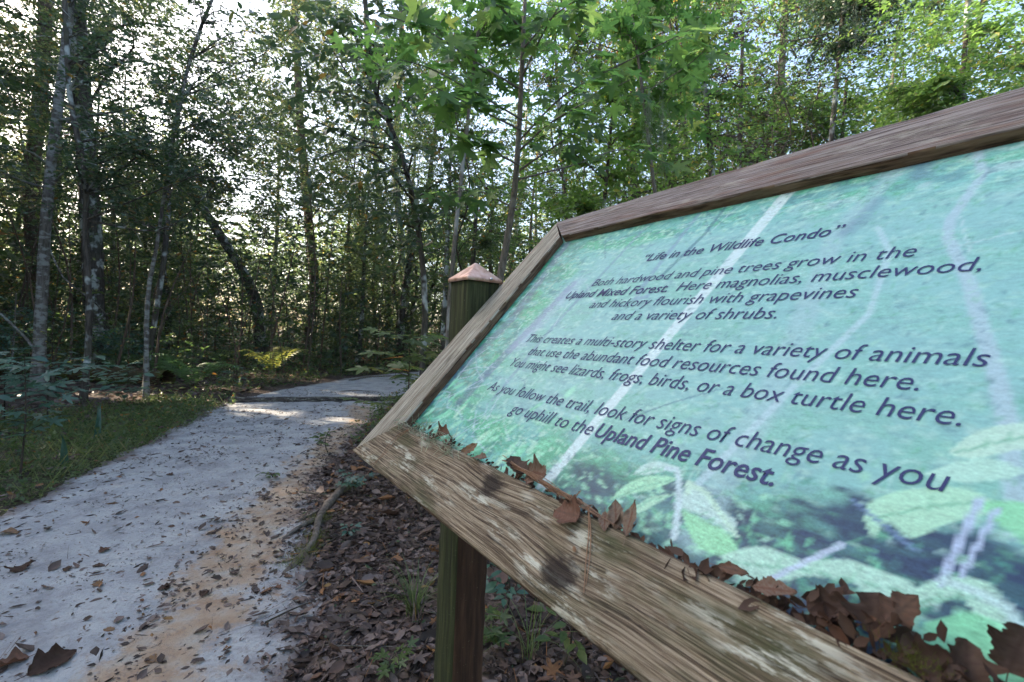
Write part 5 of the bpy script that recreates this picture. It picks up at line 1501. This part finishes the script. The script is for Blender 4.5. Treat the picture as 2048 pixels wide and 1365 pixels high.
stick([gg(820, 1365, .01), gg(845, 1310, .01), gg(870, 1260, .02)], .006, 'crooked twig in front of the foot of the post')
stick([gg(1050, 1310, .02), gg(1080, 1290, .03), gg(1110, 1265, .05)], .003, 'pale lichen spotted twig under the bottom board', M_bark_pale)
stick([gg(960, 1300, .01), gg(700, 1300, .01), gg(620, 1290, .01)], .003, 'long thin green stalk lying left of the post', M_bark_grey)
# slanting branches seen against the dark on the left
def branch(pts, r, label):
    P = smooth_path(pts, 16); V, Qs = tube(P, np.linspace(r, r * .6, 16), 6, rough=.06)
    tag(obj('fallen_branch', V, Qs, M_bark_pale, smooth=True, origin=P[0]), label, 'branch')
g1, g2 = G0(112, 772), at(0, 628, 7.3)
branch([g1 + [0, 0, -.02], at(64, 692, 7.2), at(30, 655, 7.3), g2, at(-60, 570, 7.4)], .025, 'pale dead branch slanting down from the left edge to the log')
branch([G0(115, 782), at(98, 740, 7.0), at(78, 708, 7.2)], .022, 'short pale branch propped against the mottled trunk')
branch([at(215, 655, 11), at(170, 590, 8.6), at(130, 560, 8.2), at(100, 500, 8.2)], .02, 'thin slanting branch crossing before the thickest trunk')

# ------------------------------------------------------------------ litter, grass, ground cover
def scatter(poly, n, seed):
    rs = np.random.default_rng(seed); poly = np.array(poly); lo, hi = poly.min(0), poly.max(0)
    P = rs.uniform(lo, hi, (n * 3, 2)); P = P[inpoly(P, poly)][:n]
    return P, rs
def lay(P, rs, tmpl, size, tint, lift=.004, tilt=.35, mul=None):
    z = gz(P[:, 0], P[:, 1]) + lift + rs.random(len(P)) * lift
    az = rs.uniform(0, 6.28, len(P)); D = np.stack([np.cos(az), np.sin(az), rs.normal(0, .15, len(P))], 1)
    N = np.array([0, 0, 1.0]) + rs.normal(0, tilt, (len(P), 3)); N *= np.where(rs.random(len(P)) < .4, -1, 1)[:, None]
    N[:, 2] = np.where(np.abs(N[:, 2]) < .3, .3, N[:, 2])
    S = size * np.clip(np.exp(rs.normal(-.12, .38, len(P))), .35, 2.2)
    return leaves(tmpl, np.concatenate([P, z[:, None]], 1), D, N, S, tint)
parts = []
def addlay(res):
    off = sum(len(p[0]) for p in parts); parts.append((res[0], res[1] + off, res[2]))
P, rs = scatter([(-1.9, 4.4), (-1.5, 3.0), (-1.1, 2.2), (-.8, 1.0), (.9, 1.0), (1.2, 2.2), (.6, 3.2), (-.2, 4.4)], 17000, 1)
P = P[pathside(P) < -.02 + np.abs(rs.normal(0, .09, len(P)))]
addlay(lay(P, rs, CURL, .042, np.clip(rs.beta(2.2, 2.0, len(P)) * .86 + (rs.random(len(P)) < .05) * rs.uniform(.05, .4, len(P)), 0, .96), .006, .5))
P, rs = scatter([(-1.9, 4.4), (-1.3, 2.2), (-1.0, 1.0), (-.3, 1.0), (-.6, 2.4), (-1.2, 4.4)], 9000, 41)
P = P[pathside(P) < .12 + rs.normal(0, .1, len(P))]
addlay(lay(P, rs, LEAF2, .018, rs.beta(2, 2, len(P)) * .95, .003, .6))
NEARL = [(-1.9, 4.6), (-1.2, 2.4), (-.9, 1.0), (.9, 1.0), (1.2, 2.2), (.6, 3.4), (-.2, 4.6)]
P, rs = scatter(NEARL, 420, 51); P = P[pathside(P) < .05]
addlay(lay(P, rs, CURL, .075, rs.choice([.15, .3, .5, .72, .80, .9, .93], len(P)), .012, .45))
P, rs = scatter(NEARL, 260, 52); P = P[pathside(P) < .05]
addlay(lay(P, rs, STARS[0], .075, rs.choice([.2, .4, .55, .8, .88], len(P)), .014, .4))
P, rs = scatter(NEARL, 900, 53); P = P[pathside(P) < .25]
addlay(lay(P, rs, (NEEDLE[0] * [.45, 1, 1], NEEDLE[1]), .12, rs.choice([.3, .6, .7, .91], len(P)), .012, .6))
P, rs = scatter([(.6, 3.4), (1.2, 2.0), (.8, .9), (0, .4), (1.6, -.6), (3.5, .2), (4, 3), (2, 4.5)], 5500, 57)
addlay(lay(P, rs, LEAF2, .055, rs.beta(2, 2, len(P)) * .95, .008, .5))
P, rs = scatter(NEARL, 500, 54); P = P[pathside(P) < .1]
addlay(lay(P, rs, LEAF4, .022, np.full(len(P), 1.0), .02, .5))
P, rs = scatter([(-1.8, 4.5), (-1.2, 3.2), (1, 3), (4, 8), (-1, 12), (-2.0, 8)], 6000, 2)
P = P[pathside(P) < .05]
addlay(lay(P, rs, LEAF2, .07, rs.beta(2, 2, len(P)) * .95, .01, .5))
P, rs = scatter([(-4.8, 8.0), (-3.9, 5.2), (-6, 5), (-14, 8), (-14, 16), (-5, 16)], 9000, 3)
P = P[pathside(P) < .03]
addlay(lay(P, rs, LEAF2, .10, rs.beta(2, 2, len(P)) * .95, .015, .5))
V = np.concatenate([p[0] for p in parts]); Fc = np.concatenate([p[1] for p in parts]); ti = np.concatenate([p[2] for p in parts])
tag(obj('leaf_litter', V, Fc, M_litter, attrs={'tint': ti}), 'thick brown leaf litter under the sign and along the path', 'leaf litter', kind='stuff')
# small leaves strewn over the sand
parts = []
P, rs = scatter([(-3.4, 1.2), (-3.3, 3.1), (-4.3, 6.4), (-4.7, 9), (-2.1, 9), (-1.7, 5), (-1.1, 2.2), (-.8, 1.5), (-.8, 1.2)], 2700, 4)
P = P[fbm(P[:, 0] * 2, P[:, 1] * 2, 3, 1) + rs.normal(0, .12, len(P)) > .42]
addlay(lay(P, rs, CURL, .036, np.clip(.12 + rs.beta(1.6, 1.8, len(P)) * .85, 0, .99), .002, .3))
P, rs = scatter([(-3.4, 1.2), (-3.3, 3.1), (-4.3, 6.4), (-4.7, 9), (-2.1, 9), (-1.7, 5), (-1.1, 2.2), (-.8, 1.5), (-.8, 1.2)], 1500, 44)
P = P[fbm(P[:, 0] * 3, P[:, 1] * 3, 3, 2) > .45]
addlay(lay(P, rs, (CURL[0] * [.45, 1.3, .6], CURL[1]), .036, np.clip(rs.beta(1.6, 1.8, len(P)), 0, .99), .002, .3))
P, rs = scatter([(-3.4, 1.2), (-3.3, 3.1), (-4.3, 6.4), (-2.1, 7), (-1.1, 2.2), (-.8, 1.2)], 3500, 5)
addlay(lay(P, rs, LEAF2, .014, rs.beta(1.5, 2.0, len(P)), .002, .3))
P, rs = scatter([(-3.4, 1.2), (-3.3, 3.1), (-4.3, 6.4), (-2.1, 7), (-1.1, 2.2), (-.8, 1.2)], 14000, 55)
P = P[fbm(P[:, 0] * 4, P[:, 1] * 4, 4, 3) > .60]
addlay(lay(P, rs, LEAF2, .013, rs.beta(1.2, 2.4, len(P)), .002, .4))
P, rs = scatter([(-3.4, 1.2), (-3.3, 3.1), (-4.3, 6.4), (-2.1, 7), (-1.1, 2.2), (-.8, 1.2)], 700, 56)
P = P[fbm(P[:, 0] * 3, P[:, 1] * 3, 3, 4) > .5]
addlay(lay(P, rs, (NEEDLE[0] * [.4, 1, .5], NEEDLE[1]), .10, rs.choice([.2, .4, .6], len(P)), .003, .3))
P, rs = scatter([(-1.9, 5.8), (-1.1, 2.1), (-.6, 1.2), (-1.4, 1.2), (-1.8, 2.6), (-2.2, 5.5)], 900, 6)
addlay(lay(P, rs, CURL, .034, rs.beta(1.6, 2.2, len(P)) * .98, .002, .3))
V = np.concatenate([p[0] for p in parts]); Fc = np.concatenate([p[1] for p in parts]); ti = np.concatenate([p[2] for p in parts])
tag(obj('strewn_leaves', V, Fc, M_litter, attrs={'tint': ti}), 'small dry leaves strewn over the pale sand', 'leaf litter', kind='stuff')

# green strip of clover and grass
P, rs = scatter(GREEN_POLY, 36000, 7)
P = P[(pathside(P) < -.02 + rs.normal(0, .08, len(P)))]
dens = fbm(P[:, 0] * 1.6, P[:, 1] * 1.6, 3, 2)
P = P[dens + rs.normal(0, .1, len(P)) > .36]
z = gz(P[:, 0], P[:, 1]); n_ = len(P)
az = rs.uniform(0, 6.28, n_)
V1, F1, t1 = leaves(LEAF2, np.stack([P[:, 0], P[:, 1], z + rs.random(n_) * .035], 1), np.stack([np.cos(az), np.sin(az), rs.normal(.2, .3, n_)], 1), np.array([0, 0, 1.]) + rs.normal(0, .4, (n_, 3)), rs.uniform(.018, .042, n_), np.clip(rs.normal(.5, .2, n_), 0, 1))
k_ = rs.random(n_) < .10; Pb = P[k_]; nb = len(Pb); az = rs.uniform(0, 6.28, nb)
V2, F2, t2 = leaves(NEEDLE, np.stack([Pb[:, 0], Pb[:, 1], z[k_]], 1), np.stack([np.cos(az) * .6, np.sin(az) * .6, np.full(nb, 1.0)], 1), np.stack([-np.sin(az), np.cos(az), 0 * az], 1), rs.uniform(.07, .20, nb), np.clip(rs.normal(.6, .25, nb), 0, 1))
tag(obj('ground_cover', np.concatenate([V1, V2]), np.concatenate([F1, F2 + len(V1)]), M_grass, attrs={'tint': np.concatenate([t1, t2])}), 'short green clover and grass along the left border of the path', 'grass', kind='stuff')
P, rs = scatter(GREEN_POLY, 900, 71)
V1, F1, t1 = lay(P, rs, CURL, .05, rs.beta(1.6, 1.6, len(P)) * .95, .03, .5)
tag(obj('strip_leaves', V1, F1, M_litter, attrs={'tint': t1}), 'dry leaves scattered on the green strip', 'leaf litter', kind='stuff')
P, rs = scatter(GREEN_POLY, 800, 72); z = gz(P[:, 0], P[:, 1])
V1, F1, t1 = spray_leaves(np.stack([P[:, 0], P[:, 1], z + .02], 1), norm(rs.normal(0, .5, (len(P), 3)) + [0, 0, 1]), 6, .14, .045, LEAF2, .6, .05, .5)
tag(obj('strip_weeds', V1, F1, M_leaf_mid, attrs={'tint': t1}), 'small leafy weeds standing in the green strip', 'weeds', kind='stuff')
# thin green border plants along the far and right sides of the path
Pl = []
for pl, off in ((PATH_L, -1), (PATH_R, 1)):
    q = smooth_path(np.array(pl[4:]), 400); s_ = rng.integers(0, 400, 1500); Pl.append(q[s_] + np.stack([off * np.abs(rng.normal(.15, .35, 1500)), rng.normal(0, .3, 1500)], 1))
P = np.concatenate(Pl); P = P[(pathside(P) < -.05) & (P[:, 1] > 4.5)]; n_ = len(P); z = gz(P[:, 0], P[:, 1])
V1, F1, t1 = spray_leaves(np.stack([P[:, 0], P[:, 1], z + rng.random(n_) * .22], 1), norm(rng.normal(0, 1, (n_, 3)) + [0, 0, .4]), 6, .12, .05, LEAF2, .5, .1, .5)
tag(obj('verge_plants', V1, F1, M_leaf_mid, attrs={'tint': t1}), 'low weedy leaves fringing the path further on', 'weeds', kind='stuff')

# larger fallen leaves that can be told apart on the sand
BL = [(25, 1330, .10, .62, 'lobed', 'curled brown leaf nearest the lower left corner'), (95, 1335, .13, .08, 'lobed', 'large flat blackish leaf near the bottom left'),
      (208, 1102, .06, .60, 'lobed', 'rusty curled leaf in the middle of the pale sand'), (12, 1068, .10, .95, 'oval', 'orange brown leaf at the left edge of the path'),
      (195, 1135, .06, .45, 'oval', 'flat brown oval leaf right below the rusty curled one'), (135, 1140, .06, .40, 'oval', 'dull brown leaf left of the flat oval one'),
      (40, 1143, .09, .15, 'round', 'dark crumpled leaf patch on the left sand'), (408, 1190, .05, .25, 'lobed', 'dark curled leaf on the orange streak'),
      (195, 1172, .05, .97, 'lobed', 'folded orange leaf with a dark half'), (220, 1262, .045, .97, 'oval', 'bright orange oval leaf in the lower path'),
      (173, 1258, .04, .86, 'oval', 'pale yellowish leaf left of the bright orange oval one'), (455, 1300, .035, .98, 'lobed', 'small orange leaf low on the right of the sand'),
      (303, 1322, .045, .96, 'lobed', 'torn orange leaf near the bottom of the path'), (283, 1204, .03, .7, 'oval', 'little reddish leaf upright on the sand'),
      (605, 1205, .045, .84, 'lobed', 'cream coloured leaf at the border of the litter'), (590, 1200, .04, .8, 'oval', 'tan leaf touching the cream one'),
      (555, 1178, .04, .72, 'lobed', 'red brown crumpled leaf on the grey sand'), (575, 1155, .045, .82, 'oval', 'broad tan leaf beyond the crumpled red brown one'),
      (662, 1102, .05, .96, 'oval', 'orange leaf in the litter right of the mossy root'), (740, 1112, .055, .7, 'star', 'reddish star leaf in the litter before the post'),
      (405, 1035, .04, .3, 'lobed', 'dark leaf beside the orange streak halfway up'), (340, 950, .05, .5, 'round', 'tan leaf crumpled on the far pale sand'),
      (112, 968, .07, .7, 'oval', 'brown leaf lying on the green strip'), (70, 1335, .05, .55, 'oval', 'small leaf lying on the large blackish one'),
      (760, 1065, .02, .99, 'oval', 'tiny yellow leaf on the litter'), (330, 1180, .05, .2, 'lobed', 'purple brown leaf on the lower sand')]
for i, (px, py, s_, ti_, kind, lab) in enumerate(BL):
    P = gp(px, py) + [0, 0, .003]; az = rng.uniform(0, 6.28)
    leaf_thing('fallen_leaf', P, [math.cos(az), math.sin(az), 0], np.array([0, 0, 1]) + rng.normal(0, .12, 3), s_, kind, 200 + i, lab, 'leaf', M_brownleaf, ti_, 'larger dead leaves lying on the path and litter')
P = gp(545, 955)
sapling('fallen_sprig', P, .03, 2, .055, LEAF4, M_leaf_mid, 'small sprig of green leaves dropped on the sand', 33, nper=3, reach=.09, tint=.5, cat='sprig')

# ------------------------------------------------------------------ thin haze in the air of the woods
hb = np.array([(x, y, z) for x in (-75, 75) for y in (-30, 70) for z in (-1.6, 32.0)], float)
hf = np.array([(0, 1, 3, 2), (4, 6, 7, 5), (0, 4, 5, 1), (2, 3, 7, 6), (0, 2, 6, 4), (1, 5, 7, 3)])
hm = bpy.data.materials.new('haze_air'); hm.use_nodes = True
ht = hm.node_tree; ht.nodes.remove(ht.nodes['Principled BSDF'])
pv = ht.nodes.new('ShaderNodeVolumePrincipled'); pv.inputs['Color'].default_value = (.80, .90, 1.0, 1)
pv.inputs['Density'].default_value = HAZE; pv.inputs['Anisotropy'].default_value = .2
ht.links.new(pv.outputs[0], ht.nodes['Material Output'].inputs['Volume'])
tag(obj('haze', hb, hf, hm), 'faint bluish haze between the trees', kind='stuff')

print('TRIS', sum(sum(len(p.vertices) - 2 for p in m.polygons) for m in bpy.data.meshes))
